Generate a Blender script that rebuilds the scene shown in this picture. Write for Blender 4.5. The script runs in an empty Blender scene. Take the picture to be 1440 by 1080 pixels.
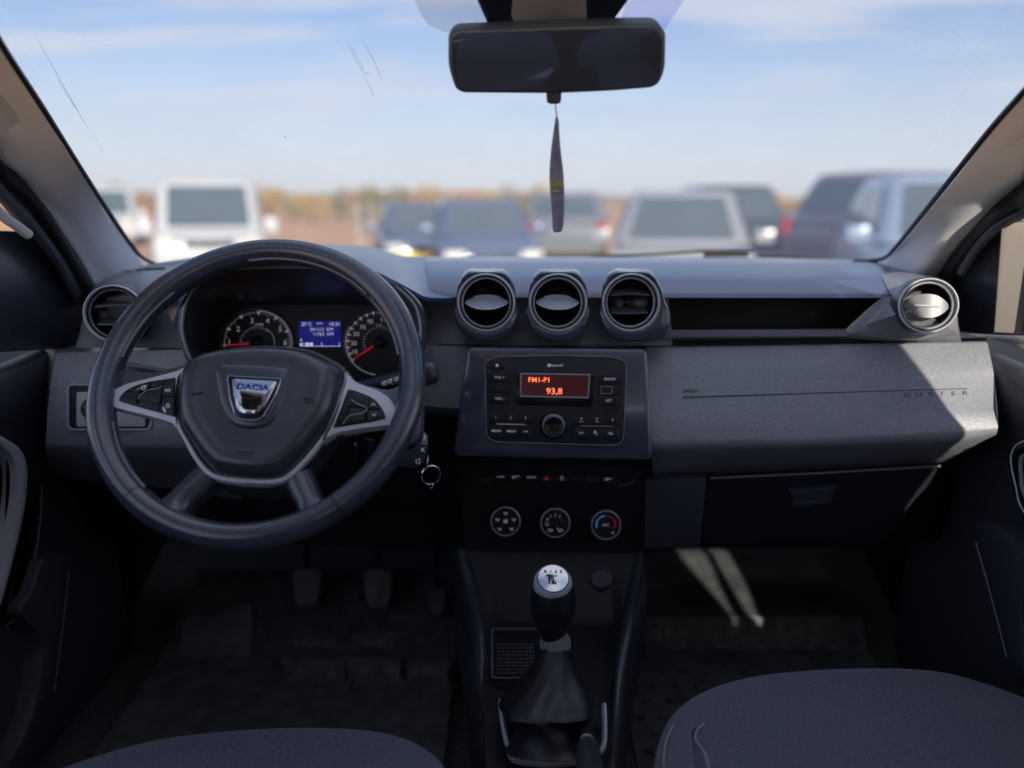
import bpy, bmesh, math, random
from math import sin, cos, pi, radians, atan, tan, sqrt
from mathutils import Vector as V, Matrix, geometry
random.seed(7)
C = bpy.context.scene.collection
SC = bpy.context.scene
# ------------------------------------------------------------------ camera model (pixel -> world at a real distance)
CAM = V((0, 0, 1.45)); FP = 1080.0; PT = math.atan(259/1080)
FW = V((0, cos(PT), -sin(PT))); UP = V((0, sin(PT), cos(PT))); RT = V((1, 0, 0))
def ray(px, py): return FW + RT*((px-720)/FP) + UP*((540-py)/FP)
def at(px, py, Y):
    d = ray(px, py); return CAM + d*(Y/d.y)
def atx(px, py, X):
    d = ray(px, py); return CAM + d*(X/d.x)
def atz(px, py, Z):
    d = ray(px, py); return CAM + d*((Z-CAM.z)/d.z)
class Pl:
    """a real plane in the car: centre where pixel (px,py) meets distance Y, tilted up and turned"""
    def __init__(s, px=0, py=0, Y=1, tilt=0, yaw=0, c=None, n=None):
        s.c = c if c is not None else at(px, py, Y)
        t, a = radians(tilt), radians(yaw)
        s.n = (n if n is not None else V((sin(a)*cos(t), -cos(a)*cos(t), sin(t)))).normalized()
        s.u = V((0, 0, 1)).cross(s.n).normalized() if abs(s.n.z) < .99 else V((1, 0, 0))
        s.v = s.n.cross(s.u)
    def p(s, px, py, w=0):
        d = ray(px, py); q = s.c + s.n*w
        return CAM + d*((q-CAM).dot(s.n)/d.dot(s.n))
    def L(s, u, v, w=0): return s.c + s.u*u + s.v*v + s.n*w
    def sc(s, px, py): return (s.p(px, py)-CAM).dot(FW)/FP     # metres per pixel there
# ------------------------------------------------------------------ materials
M = {}
def mat(name, col, rough=.5, metal=0, bump=None, var=0, vscale=6, spec=.5, emit=None, estr=1, coat=0, sheen=0, alpha=None, perf=None, rvar=0):
    m = bpy.data.materials.new(name); m.use_nodes = True; nt = m.node_tree; b = nt.nodes['Principled BSDF']
    N = nt.nodes.new; Lk = nt.links.new
    b.inputs['Base Color'].default_value = (*col, 1); b.inputs['Roughness'].default_value = rough
    b.inputs['Metallic'].default_value = metal; b.inputs['Specular IOR Level'].default_value = spec
    if coat: b.inputs['Coat Weight'].default_value = coat; b.inputs['Coat Roughness'].default_value = .2 if name in ('dash_top', 'leather', 'leather_grip') else .04
    if sheen: b.inputs['Sheen Weight'].default_value = sheen; b.inputs['Sheen Roughness'].default_value = .5
    tc = N('ShaderNodeNewGeometry')
    if var:
        n = N('ShaderNodeTexNoise'); n.inputs['Scale'].default_value = vscale; n.inputs['Detail'].default_value = 6
        Lk(tc.outputs['Position'], n.inputs['Vector'])
        r = N('ShaderNodeMapRange'); r.inputs[1].default_value = .3; r.inputs[2].default_value = .7
        r.inputs[3].default_value = 1-var; r.inputs[4].default_value = 1+var
        Lk(n.outputs['Fac'], r.inputs[0])
        mx = N('ShaderNodeMix'); mx.data_type = 'RGBA'; mx.blend_type = 'MULTIPLY'; mx.inputs[0].default_value = 1
        mx.inputs[6].default_value = (*col, 1); Lk(r.outputs[0], mx.inputs[7]); Lk(mx.outputs[2], b.inputs['Base Color'])
    if rvar:
        n = N('ShaderNodeTexNoise'); n.inputs['Scale'].default_value = 14; n.inputs['Detail'].default_value = 5
        Lk(tc.outputs['Position'], n.inputs['Vector'])
        r = N('ShaderNodeMapRange'); r.inputs[1].default_value = .3; r.inputs[2].default_value = .7
        r.inputs[3].default_value = rough-rvar; r.inputs[4].default_value = rough+rvar
        Lk(n.outputs['Fac'], r.inputs[0]); Lk(r.outputs[0], b.inputs['Roughness'])
    if bump:
        sc, st, kind = bump
        if kind == 'leather':
            n = N('ShaderNodeTexVoronoi'); n.inputs['Scale'].default_value = sc; out = n.outputs['Distance']
        elif kind == 'weave':
            n = N('ShaderNodeTexMagic'); n.inputs['Scale'].default_value = sc; n.turbulence_depth = 1; out = n.outputs['Fac']
        else:
            n = N('ShaderNodeTexNoise'); n.inputs['Scale'].default_value = sc; n.inputs['Detail'].default_value = 3; out = n.outputs['Fac']
        Lk(tc.outputs['Position'], n.inputs['Vector'])
        bp = N('ShaderNodeBump'); bp.inputs['Strength'].default_value = st; bp.inputs['Distance'].default_value = .0006
        if kind == 'big': bp.inputs['Distance'].default_value = .02
        Lk(out, bp.inputs['Height']); Lk(bp.outputs[0], b.inputs['Normal'])
    if emit: b.inputs['Emission Color'].default_value = (*emit, 1); b.inputs['Emission Strength'].default_value = estr
    M[name] = m; return m
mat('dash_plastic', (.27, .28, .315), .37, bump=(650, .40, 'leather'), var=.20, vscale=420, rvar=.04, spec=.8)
mat('dash_top', (.060, .090, .20), .28, spec=.9, coat=.25)  # sky's blue reflection put into the base colour
mat('smooth_plastic', (.055, .059, .078), .30, rvar=.05, spec=.7)
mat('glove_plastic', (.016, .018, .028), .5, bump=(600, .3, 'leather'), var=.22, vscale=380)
mat('channel_grey', (.26, .235, .21), .8); mat('bezel_plastic', (.065, .074, .11), .24, rvar=.04, spec=1, coat=.5)
mat('knob_black', (.018, .019, .026), .3, spec=.8, coat=.3)
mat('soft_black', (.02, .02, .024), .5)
mat('door_plastic', (.07, .074, .095), .45, bump=(600, .3, 'leather'), var=.22, vscale=380)
mat('dark_recess', (.012, .012, .015), .6)
mat('piano_black', (.010, .010, .012), .22, rvar=.04)
glassless = None
mat('radio_face', (.030, .031, .038), .42)
mat('button_black', (.020, .021, .025), .4)
mat('leather', (.062, .070, .10), .25, bump=(600, .12, 'leather'), var=.22, vscale=420, rvar=.05, spec=1, coat=.7)
mat('leather_grip', (.042, .046, .062), .32, bump=(600, .22, 'leather'), var=.22, vscale=420, rvar=.05, spec=1, coat=.4)
mat('boot_leather', (.022, .022, .027), .42, bump=(500, .5, 'leather'), var=.2, vscale=400, spec=.8)
mat('stitch', (.55, .55, .6), .7)
mat('satin_silver', (.78, .79, .84), .33, metal=.15, rvar=.05)
mat('dark_silver', (.40, .41, .46), .34, metal=.2)
mat('chrome', (.82, .83, .86), .08, metal=1)
mat('chrome_dull', (.5, .52, .56), .28, metal=.9)
mat('white_print', (.62, .63, .66), .5, emit=(.6, .62, .68), estr=.12)
mat('grey_print', (.30, .31, .34), .5)
mat('cream_insert', (.55, .55, .56), .5)
mat('blue_print', (.03, .04, .38), .4)
mat('red_needle', (.75, .02, .03), .4, emit=(1, .03, .05), estr=.10)
mat('red_print', (.6, .03, .05), .5, emit=(1, .05, .08), estr=.04)
mat('blue_dial_print', (.05, .3, .75), .5, emit=(.1, .4, .9), estr=.15)
mat('amber_print', (.7, .4, .1), .5)
mat('screen_red', (.05, .006, .008), .3, emit=(.09, .012, .018), estr=.14)
mat('screen_orange', (.9, .15, .04), .4, emit=(1, .16, .05), estr=1.1)
mat('screen_blue', (.004, .006, .10), .3, emit=(.006, .012, .30), estr=.22)
mat('screen_white', (.6, .6, .8), .4, emit=(.65, .68, 1), estr=.4)
mat('dial_face', (.012, .012, .016), .45)
mat('pillar_fabric', (.83, .85, .87), .85, bump=(900, .35, 'noise'), var=.04, vscale=300)
mat('roof_fabric', (.86, .87, .88), .9, bump=(700, .4, 'noise'))
mat('rubber', (.012, .012, .014), .5)
mat('rubber_mat', (.12, .125, .135), .55, var=.35, vscale=30, bump=(120, .5, 'noise'))
mat('carpet', (.085, .088, .095), .95, var=.25, vscale=150, bump=(600, 1, 'noise'))
mat('dusty_rubber', (.17, .17, .17), .8, var=.4, vscale=50, bump=(300, .4, 'noise'))
mat('seat_fabric', (.125, .14, .19), .9, var=.30, vscale=330, bump=(420, 1, 'noise'), sheen=.3)
mat('seat_side', (.14, .15, .19), .7, bump=(330, .9, 'weave'))
mat('rear_fabric', (.06, .06, .065), .9)
mat('beige_cover', (.62, .57, .52), .55, var=.05)
mat('mirror_glass', (.30, .33, .38), .06, metal=.75)
mat('mirror_frame', (.13, .132, .125), .5)
mat('freshener_card', (.34, .31, .42), .6, var=.25, vscale=160)
mat('freshener_yellow', (.75, .66, .18), .6)
mat('freshener_white', (.45, .45, .5), .6)
mat('frit', (.006, .006, .010), .5)
mat('earth', (.66, .37, .17), .95, var=.25, vscale=.35, bump=(3, .5, 'big'))
mat('gravel', (.50, .44, .38), .95, var=.3, vscale=1.3, bump=(18, .5, 'big'))
mat('hill', (.42, .32, .2), .95, var=.3, vscale=.03)
mat('car_white', (.66, .66, .65), .25, coat=.5)
mat('car_silver', (.50, .50, .49), .3, metal=.4, coat=.5)
mat('car_bluegrey', (.13, .17, .27), .3, metal=.3, coat=.5)
mat('car_slate', (.12, .16, .24), .3, metal=.3, coat=.5)
mat('car_mauve', (.21, .185, .205), .3, metal=.3, coat=.5)
mat('car_dark', (.05, .052, .06), .3, coat=.5)
mat('car_grey', (.20, .21, .22), .35, coat=.4)
mat('car_paleblue', (.36, .46, .60), .3, metal=.2, coat=.5)
mat('bounce_white', (.72, .72, .72), .3, coat=.5); mat('shell_dark', (.02, .02, .025), .7)
mat('car_glass', (.085, .115, .125), .08, spec=.8)
mat('tyre', (.02, .02, .02), .8)
mat('rim_metal', (.45, .44, .42), .4, metal=.6)
mat('lamp_clear', (.8, .8, .74), .15)
mat('lamp_red', (.55, .015, .03), .2)
mat('yellow_paint', (.62, .47, .12), .5)
mat('bark', (.12, .085, .06), .9)
mat('leaf_gold', (.52, .36, .10), .8, var=.3, vscale=2)
mat('leaf_olive', (.30, .28, .10), .8, var=.3, vscale=2)
mat('leaf_rust', (.52, .28, .12), .8, var=.3, vscale=2)
mat('concrete_post', (.5, .48, .45), .8, var=.1)
mat('plaster', (.62, .58, .52), .8, var=.05)
def glass_mat(name, tint, haze, gl=.04):
    m = bpy.data.materials.new(name); m.use_nodes = True; nt = m.node_tree; nt.nodes.clear(); N = nt.nodes.new; Lk = nt.links.new
    o = N('ShaderNodeOutputMaterial'); t = N('ShaderNodeBsdfTransparent'); t.inputs[0].default_value = (*tint, 1)
    d = N('ShaderNodeBsdfTranslucent'); d.inputs[0].default_value = (.74, .78, .90, 1)
    g = N('ShaderNodeBsdfGlossy'); g.inputs['Roughness'].default_value = .02
    a = N('ShaderNodeMixShader'); b = N('ShaderNodeMixShader')
    if haze:
        n = N('ShaderNodeTexNoise'); n.inputs['Scale'].default_value = 9; n.inputs['Detail'].default_value = 8
        gm = N('ShaderNodeNewGeometry'); Lk(gm.outputs['Position'], n.inputs['Vector'])
        r = N('ShaderNodeMapRange'); r.inputs[3].default_value = haze*.6; r.inputs[4].default_value = haze*1.4
        Lk(n.outputs['Fac'], r.inputs[0]); Lk(r.outputs[0], a.inputs[0])
    else: a.inputs[0].default_value = 0
    Lk(t.outputs[0], a.inputs[1]); Lk(d.outputs[0], a.inputs[2])
    b.inputs[0].default_value = gl
    Lk(a.outputs[0], b.inputs[1]); Lk(g.outputs[0], b.inputs[2]); Lk(b.outputs[0], o.inputs[0]); M[name] = m
glass_mat('windscreen_glass', (.93, .95, .97), .22, .03)
glass_mat('side_glass', (.95, .96, .97), .0, .04)
glass_mat('privacy_glass', (.80, .82, .84), .0, .05)
glass_mat('dot_print', (.74, .76, .98), .12, .0)
def cloth_mat(name, col):
    m = bpy.data.materials.new(name); m.use_nodes = True; nt = m.node_tree; nt.nodes.clear(); N = nt.nodes.new; Lk = nt.links.new
    o = N('ShaderNodeOutputMaterial'); t = N('ShaderNodeBsdfTranslucent'); t.inputs[0].default_value = (*col, 1); d = N('ShaderNodeBsdfDiffuse'); d.inputs[0].default_value = (*col, 1)
    a = N('ShaderNodeMixShader'); a.inputs[0].default_value = .5; Lk(t.outputs[0], a.inputs[1]); Lk(d.outputs[0], a.inputs[2]); Lk(a.outputs[0], o.inputs[0]); M[name] = m
cloth_mat('blocker_cloth', (.35, .36, .40))
# perforated carrier for the dotted band is real geometry (see windscreen)
# ------------------------------------------------------------------ mesh builder
def catmull(P, n=8, closed=True):
    P = [V(p) if not isinstance(p, V) else p for p in P]; out = []; k = len(P)
    for i in range(k if closed else k-1):
        a, b, c, d = (P[(i-1) % k], P[i], P[(i+1) % k], P[(i+2) % k]) if closed else (P[max(i-1, 0)], P[i], P[i+1], P[min(i+2, k-1)])
        for j in range(n):
            t = j/n
            out.append(.5*((2*b)+(c-a)*t+(2*a-5*b+4*c-d)*t*t+(3*b-a-3*c+d)*t**3))
    if not closed: out.append(P[-1])
    return out
def rnd(P, r, n=5):
    """round the corners of a 2D polygon; r one number or one per corner"""
    out = []; k = len(P)
    for i in range(k):
        a, b, c = V(P[i-1][:2]), V(P[i][:2]), V(P[(i+1) % k][:2]); rr = r[i] if isinstance(r, (list, tuple)) else r
        d1, d2 = (a-b), (c-b); q = min(rr, d1.length*.48, d2.length*.48)
        if q < 1e-9: out.append(b); continue
        s, e = b+d1.normalized()*q, b+d2.normalized()*q
        for j in range(n+1):
            t = j/n; out.append((1-t)**2*s+2*t*(1-t)*b+t*t*e)
    return out
def rect(x0, y0, x1, y1, r=0, n=5): return rnd([(x0, y0), (x1, y0), (x1, y1), (x0, y1)], r, n) if r else [V(q) for q in ((x0, y0), (x1, y0), (x1, y1), (x0, y1))]
def ell(cx, cy, rx, ry, n=32, a0=0, a1=360, rot=0):
    out = []
    full = abs(a1-a0) >= 360
    for i in range(n if full else n+1):
        a = radians(a0+(a1-a0)*i/n); x, y = rx*cos(a), -ry*sin(a); q = radians(rot)
        out.append(V((cx+x*cos(q)-y*sin(q), cy+x*sin(q)+y*cos(q))))
    return out
def resample(P, n):
    P = [V(p) for p in P]; L = [0]
    for a, b in zip(P, P[1:]): L.append(L[-1]+(b-a).length)
    out = []; j = 0
    for i in range(n):
        t = L[-1]*i/(n-1)
        while j < len(L)-2 and L[j+1] < t: j += 1
        s = (t-L[j])/max(L[j+1]-L[j], 1e-9); out.append(P[j].lerp(P[j+1], min(max(s, 0), 1)))
    return out
def inset(P, d):
    """inset a closed 3D planar loop by d metres towards its inside"""
    k = len(P); nrm = V((0, 0, 0))
    for i in range(k): nrm += P[i].cross(P[(i+1) % k])
    cen = sum(P, V((0, 0, 0)))/k; nrm = V((0, 0, 0))
    for i in range(k): nrm += (P[i]-cen).cross(P[(i+1) % k]-cen)
    nrm.normalize(); out = []
    for i in range(k):
        a, b, c = P[i-1], P[i], P[(i+1) % k]
        e1, e2 = (b-a), (c-b)
        n1, n2 = nrm.cross(e1), nrm.cross(e2)
        if n1.length > 1e-9: n1.normalize()
        if n2.length > 1e-9: n2.normalize()
        m = n1+n2
        if m.length < 1e-6: m = n1
        m.normalize(); q = max(m.dot(n1), .5) if n1.length > .5 else 1
        out.append(b+m*(d/q))
    return out
LOC = {}
class MB:
    def __init__(s): s.v = []; s.f = []; s.m = []
    def add(s, vs, fs, mi=0):
        o = len(s.v); s.v += [V(q) for q in vs]; s.f += [tuple(i+o for i in f) for f in fs]; s.m += [mi]*len(fs); return s
    def grid(s, rows, cu=False, cv=False, mi=0):
        m = len(rows[0]); n = len(rows); vs = [q for r in rows for q in r]; fs = []
        for i in range(n if cv else n-1):
            for j in range(m if cu else m-1):
                a, b = i*m+j, i*m+(j+1) % m; c, d = ((i+1) % n)*m+(j+1) % m, ((i+1) % n)*m+j
                fs.append((a, b, c, d))
        return s.add(vs, fs, mi)
    def fill(s, loop, mi=0): return s.add(loop, [tuple(range(len(loop)))], mi)
    def slab(s, front, dirv, b=0, back=True, mi=0):
        """solid from a closed planar front loop, dirv = vector to the back; b = edge rounding in metres"""
        d = V(dirv); dn = d.normalized(); rings = []
        if b:
            rings = [inset(front, b), [q+dn*(b*.3) for q in inset(front, b*.3)], [q+dn*b for q in front]]
        else: rings = [list(front)]
        rings.append([q+d for q in front])
        s.grid(rings, cu=True, mi=mi); s.fill(rings[0], mi)
        if back: s.fill(rings[-1][::-1], mi)
        return s
    def plate(s, pl, out, w1=0, w0=-.004, b=0, mi=0, back=True):
        return s.slab([pl.p(q[0], q[1], w1) for q in out], -pl.n*(w1-w0), b, back, mi)
    def dome(s, pl, out, w0, w1, n=8, p=2.0, wf=None, mi=0):
        base = [pl.p(q[0], q[1], w0) for q in out]; c = sum(base, V((0, 0, 0)))/len(base); rings = [[q-pl.n*.004 for q in base]]
        for i in range(n):
            t = i/n; k = 1-t
            rings.append([c+(q-c)*k+pl.n*((w1-w0)*(1-k**p)) for q in base])
        s.grid(rings, cu=True, mi=mi); o = rings[-1]; s.add(o+[c+pl.n*(w1-w0)], [(i, (i+1) % len(o), len(o)) for i in range(len(o))], mi); return s
    def ringband(s, pl, out, wd, w1, w0, mi=0, b=.0):
        """frame: band of width wd (m) along closed px outline, top at w1, foot at w0"""
        o = [pl.p(q[0], q[1], w1) for q in out]; i_ = inset(o, wd); d = -pl.n*(w1-w0)
        h = min(wd*.3, abs(w1-w0)*.6)
        s.grid([[q+d for q in o], [q-pl.n*h for q in o], inset(o, h), inset(o, wd-h), [q-pl.n*h for q in i_], [q+d for q in i_]], cu=True, mi=mi); return s
    def tube(s, P, r, closed=False, seg=8, mi=0, flat=None):
        P = [V(q) for q in P]; n = len(P); rows = []; up = None
        for i in range(n):
            t = (P[(i+1) % n]-P[i-1]) if closed else (P[min(i+1, n-1)]-P[max(i-1, 0)])
            if t.length < 1e-9: t = V((0, 0, 1))
            t.normalize()
            if up is None: up = V((0, 0, 1)) if abs(t.z) < .9 else V((1, 0, 0))
            a = up-t*up.dot(t)
            if a.length < 1e-6: a = V((1, 0, 0))-t*t.x
            a.normalize(); up = a; b = t.cross(a); rr = r[i] if isinstance(r, (list, tuple)) else r
            rows.append([P[i]+a*(cos(2*pi*k/seg)*rr)+b*(sin(2*pi*k/seg)*rr*(flat or 1)) for k in range(seg)])
        s.grid(rows, cu=True, cv=closed, mi=mi)
        if not closed: s.fill(rows[0][::-1], mi); s.fill(rows[-1], mi)
        return s
    def lathe(s, c, n, prof, seg=40, mi=0, u=None):
        n = V(n).normalized(); u = (u or (V((0, 0, 1)) if abs(n.z) < .9 else V((1, 0, 0)))); u = (u-n*u.dot(n)).normalized(); v = n.cross(u)
        s.grid([[c+n*w+(u*cos(2*pi*k/seg)+v*sin(2*pi*k/seg))*r for k in range(seg)] for r, w in prof], cu=True, mi=mi); return s
    def box(s, c, dx, dy, dz, R=None, b=0, mi=0):
        R = R or Matrix.Identity(3); c = V(c)
        f = [c+R@V((x*dx/2, -dy/2, z*dz/2)) for x, z in ((-1, -1), (1, -1), (1, 1), (-1, 1))]
        return s.slab(f, R@V((0, dy, 0)), b, True, mi)
    def ball(s, c, r, seg=12, mi=0, sq=(1, 1, 1)):
        c = V(c); rows = []
        for i in range(seg//2+1):
            a = pi*i/(seg//2); rows.append([c+V((sin(a)*cos(2*pi*k/seg)*r*sq[0], sin(a)*sin(2*pi*k/seg)*r*sq[1], cos(a)*r*sq[2])) for k in range(seg)])
        return s.grid(rows, cu=True, mi=mi)
    def text(s, t, pl, px, py, h, w=.0006, sx=1, bold=0, rot=0, mi=0, al='CENTER', th=.0003, shear=0):
        c = bpy.data.curves.new('t', 'FONT'); c.body = t; c.align_x = al; c.align_y = 'CENTER'; c.size = 1; c.offset = bold; c.resolution_u = 3; c.shear = shear
        o = bpy.data.objects.new('t', c); C.objects.link(o); dg = bpy.context.evaluated_depsgraph_get()
        me = bpy.data.meshes.new_from_object(o.evaluated_get(dg)); cen = pl.p(px, py, w); k = pl.sc(px, py)*h/.70; q = radians(rot)
        vs = []
        for v in me.vertices:
            x, y = v.co.x*k*sx, v.co.y*k; vs.append(cen+pl.u*(x*cos(q)-y*sin(q))+pl.v*(x*sin(q)+y*cos(q)))
        s.add(vs, [tuple(p.vertices) for p in me.polygons], mi)
        bpy.data.objects.remove(o); bpy.data.curves.remove(c); bpy.data.meshes.remove(me); return s
    def build(s, name, m, parent=None, ang=38, label=None, flip=False, sub=0, keep=False):
        lo = V((min(q.x for q in s.v), min(q.y for q in s.v), min(q.z for q in s.v))); hi = V((max(q.x for q in s.v), max(q.y for q in s.v), max(q.z for q in s.v)))
        cen = (lo+hi)/2
        if parent is None: cen.z = lo.z
        me = bpy.data.meshes.new(name); me.from_pydata([tuple(q-cen) for q in s.v], [], s.f)
        for k in (m if isinstance(m, (list, tuple)) else [m]): me.materials.append(M[k] if isinstance(k, str) else k)
        for p, i in zip(me.polygons, s.m): p.material_index = i
        bm = bmesh.new(); bm.from_mesh(me); bmesh.ops.remove_doubles(bm, verts=bm.verts, dist=1e-6)
        if not keep: bmesh.ops.recalc_face_normals(bm, faces=bm.faces)
        bm.to_mesh(me); bm.free()
        me.shade_smooth(); me.set_sharp_from_angle(angle=radians(ang))
        o = bpy.data.objects.new(name, me); C.objects.link(o); LOC[o.name] = cen
        if parent: o.parent = parent; o.location = cen-LOC[parent.name]
        else: o.location = cen
        if sub: k = o.modifiers.new('smooth', 'SUBSURF'); k.levels = k.render_levels = sub
        if label: o['label'] = label
        return o
def tag(o, label=None, cat=None, group=None, kind=None):
    if label: o['label'] = label
    if cat: o['category'] = cat
    if group: o['group'] = group
    if kind: o['kind'] = kind
    return o
def thing(name, label, cat, loc, group=None):
    o = bpy.data.objects.new(name, None); o.empty_display_size = .05; C.objects.link(o); o.location = loc; LOC[o.name] = V(loc)
    return tag(o, label, cat, group)
def kids(o): return [c for c in o.children]
def copy_tree(o, parent=None, delta=None):
    c = o.copy(); C.objects.link(c); c.parent = parent
    for ch in kids(o): copy_tree(ch, c)
    return c
exec_parts = []
# ================================================================== DASHBOARD
D = thing('dashboard', 'wide black grained dashboard with round silver-rimmed air vents and central radio', 'dashboard', (0.05, 1.15, .80))
def line(*q, n=60): return resample([at(*k) for k in q], n)
# upper pad : rear edge under the windscreen -> crease -> front lip -> under lip
b = MB()
TOPY = 1.50
rear = line((600, 361, 1.47), (700, 361, 1.50), (920, 361.5, 1.5), (1100, 363, 1.48), (1240, 366, 1.42), (1300, 373, 1.30))
crs = line((600, 384, 1.24), (700, 387, 1.24), (920, 388, 1.24), (1100, 388, 1.24), (1240, 389, 1.22), (1275, 390, 1.20))
lip1 = line((600, 408, 1.115), (640, 412, 1.11), (930, 412, 1.11), (1240, 412.5, 1.11), (1275, 413, 1.11))
lip2 = line((600, 414, 1.105), (640, 418, 1.10), (930, 418.5, 1.10), (1240, 418.8, 1.10), (1275, 419, 1.10))
def back(L, dz, dy): return [q+V((0, dy, dz)) for q in L]
b.grid([back(rear, -.06, .12), back(rear, -.004, .03), rear, [a.lerp(c, .5)+V((0, 0, .004)) for a, c in zip(rear, crs)], crs, lip1, [q+V((0, -.004, -.002)) for q in lip1], lip2, back(lip2, -.002, .004), back(lip2, -.004, .06)])
b.build('upper_pad', 'dash_top', D, ang=25)
# instrument hood (over the dials)
lipP = [(250, 470), (249, 445), (258, 415), (272, 396), (296, 380), (331, 371), (380, 367), (429, 366), (470, 368), (508, 374), (548, 391), (580, 408), (602, 418), (640, 419)]
rearP = [(236, 440), (240, 415), (250, 395), (268, 378), (300, 360), (335, 351), (380, 346), (432, 343.5), (467, 344), (521, 347), (546, 353.5), (567, 360), (600, 361.3), (640, 361.3)]
rY = [1.10, 1.13, 1.18, 1.24, 1.30, 1.34, 1.38, 1.38, 1.38, 1.38, 1.38, 1.41, 1.46, 1.48]
fY = [1.02, 1.01, 1.0, .995, .99, .985, .985, .985, .985, .99, 1.0, 1.03, 1.07, 1.10]
L1 = catmull([at(x, y, Y) for (x, y), Y in zip(lipP, fY)], 6, False); L2 = catmull([at(x, y, Y) for (x, y), Y in zip(rearP, rY)], 6, False)
b = MB()
rows = [[q+V((0, .1, -.06)) for q in L2], L2, [a.lerp(c, .33)+V((0, 0, .003)) for a, c in zip(L2, L1)], [a.lerp(c, .66)+V((0, 0, .004)) for a, c in zip(L2, L1)], [a.lerp(c, .95)+V((0, 0, .001)) for a, c in zip(L2, L1)], L1,
        [q+V((0, -.001, -.005)) for q in L1]]
b.grid(rows)
b.build('instrument_hood', 'dash_top', D, ang=30)
surf_ = [[at(205, 372, 1.30), at(300, 358, 1.36)], [at(205, 420, 1.16), at(300, 420, 1.16)], [at(205, 492, 1.13), at(300, 492, 1.13)]]
b = MB(); b.grid([resample(q, 12) for q in surf_]); b.build('hood_side', 'dash_plastic', D)
# silver trim round the instrument opening, tunnel behind it
trim = [(257, 470), (258, 440), (266, 415), (280, 398), (302, 384), (331, 378), (375, 376), (429, 375.5), (480, 377), (527, 388), (558, 404), (582, 427), (590, 450), (591, 475), (582, 505), (560, 531), (522, 541), (440, 545), (360, 543), (300, 530), (271, 509)]
tp = catmull([V((*q, 0)) for q in trim], 5)
PC = Pl(425, 470, 1.0, 8)
tl = [PC.p(q.x, q.y) for q in tp]
b = MB(); b.tube(tl, .0022, True, 8); b.build('instrument_trim', 'dark_silver', D)
b = MB()
o1 = [PC.p(q.x, q.y, .001) for q in tp]; c0 = sum(o1, V((0, 0, 0)))/len(o1)
outer = [c0+(q-c0)*1.05-PC.n*.012 for q in o1]
PI = Pl(430, 480, 1.10, 14)
inn = catmull([V((*q, 0)) for q in [(292, 490), (291, 465), (296, 448), (308, 436), (335, 430.5), (375, 429), (429, 428.5), (480, 429), (520, 430), (545, 436), (560, 448), (566, 465), (566, 480), (562, 500), (552, 520), (520, 533), (440, 538), (360, 537), (320, 530), (300, 515), (293, 503)]], 5)
il = [PI.p(q.x, q.y) for q in inn]
b.grid([outer, [c0+(q-c0)*1.04 for q in o1], o1, [a.lerp(c, .5) for a, c in zip(o1, il)], il], cu=True)
b.build('instrument_tunnel', 'smooth_plastic', D, ang=50)
IC = MB(); IC.add([q-PI.n*.0005 for q in il]+[sum(il, V((0, 0, 0)))/len(il)], [(i, (i+1) % len(il), len(il)) for i in range(len(il))])
IC = IC.build('instrument_panel', 'dial_face', D)
def dial(cx, cy, rpx, rim0, rim1, name):
    """a gauge, drawn on the tilted instrument plane (real circle of radius rpx pixels wide)"""
    s = PI.sc(cx, cy); c = PI.p(cx, cy); R = rpx*s
    def q(a, r, w=.0012): return c+PI.u*(cos(radians(a))*R*r)+PI.v*(sin(radians(a))*R*r*.93)+PI.n*w
    well = MB(); K = 48
    well.grid([[q(i*360/K, 1.10, .0006) for i in range(K)], [q(i*360/K, 1.06, .0045) for i in range(K)], [q(i*360/K, 1.02, .0045) for i in range(K)], [q(i*360/K, .99, .0006) for i in range(K)]], cu=True)
    well.build('dial_surround', 'smooth_plastic', IC)
    face = MB(); face.add([q(i*360/K, 1.0, .0005) for i in range(K)], [tuple(range(K))]); face.build('dial', 'soft_black', IC)
    return q
q = dial(362, 482, 49, 0, 0, 'tach')
b = MB()
def ringarc(b, q, r, a0, a1, w=.012, mi=0, n=40):
    b.grid([[q(a0+(a1-a0)*i/n, r+w, .0014) for i in range(n+1)], [q(a0+(a1-a0)*i/n, r-w, .0014) for i in range(n+1)]], mi=mi)
def tick(b, q, a, r0, r1, w=.008, mi=0):
    d = w*57.3/((r0+r1)/2)
    b.add([q(a-d, r0, .0015), q(a+d, r0, .0015), q(a+d, r1, .0015), q(a-d, r1, .0015)], [(0, 1, 2, 3)], mi)
ringarc(b, q, .985, -35, 88, .012)
for i in range(61):
    a = 185-i*3.25
    tick(b, q, a, .96, .84 if i % 5 == 0 else .90, .010 if i % 10 == 0 else .005)
    if i % 10 == 0:
        t = [q(a-3.2, .965, .0016), q(a+3.2, .965, .0016), q(a, .84, .0016)]; b.add(t, [(0, 1, 2)])
for i in range(17): tick(b, q, 175-i*8, .50, .45 if i % 3 else .42, .006)
ringarc(b, q, .50, -40, 60, .006)
for n_, (x, y) in {'1': (322.5, 481.5), '2': (335, 463), '3': (354.5, 451.5), '4': (376.5, 451.5), '5': (394, 463), '6': (401, 482)}.items(): b.text(n_, PI, x, y, 7.5, .0018, bold=.012)
b.text('x1000', PI, 364, 456.5, 3.6, .0018, bold=.01)
b.build('dial_marks', 'white_print', IC)
q2 = dial(535, 482, 49.5, 0, 0, 'speed')
b = MB(); ringarc(b, q2, .985, 150, 262, .012)
for i in range(41):
    a = 214-i*6.2; tick(b, q2, a, .96, .85 if i % 2 == 0 else .90, .007)
    if i % 2 == 0:
        t = [q2(a-3, .965, .0016), q2(a+3, .965, .0016), q2(a, .84, .0016)]; b.add(t, [(0, 1, 2)])
for i in range(20): tick(b, q2, 200-i*11, .50, .44, .007)
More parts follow.
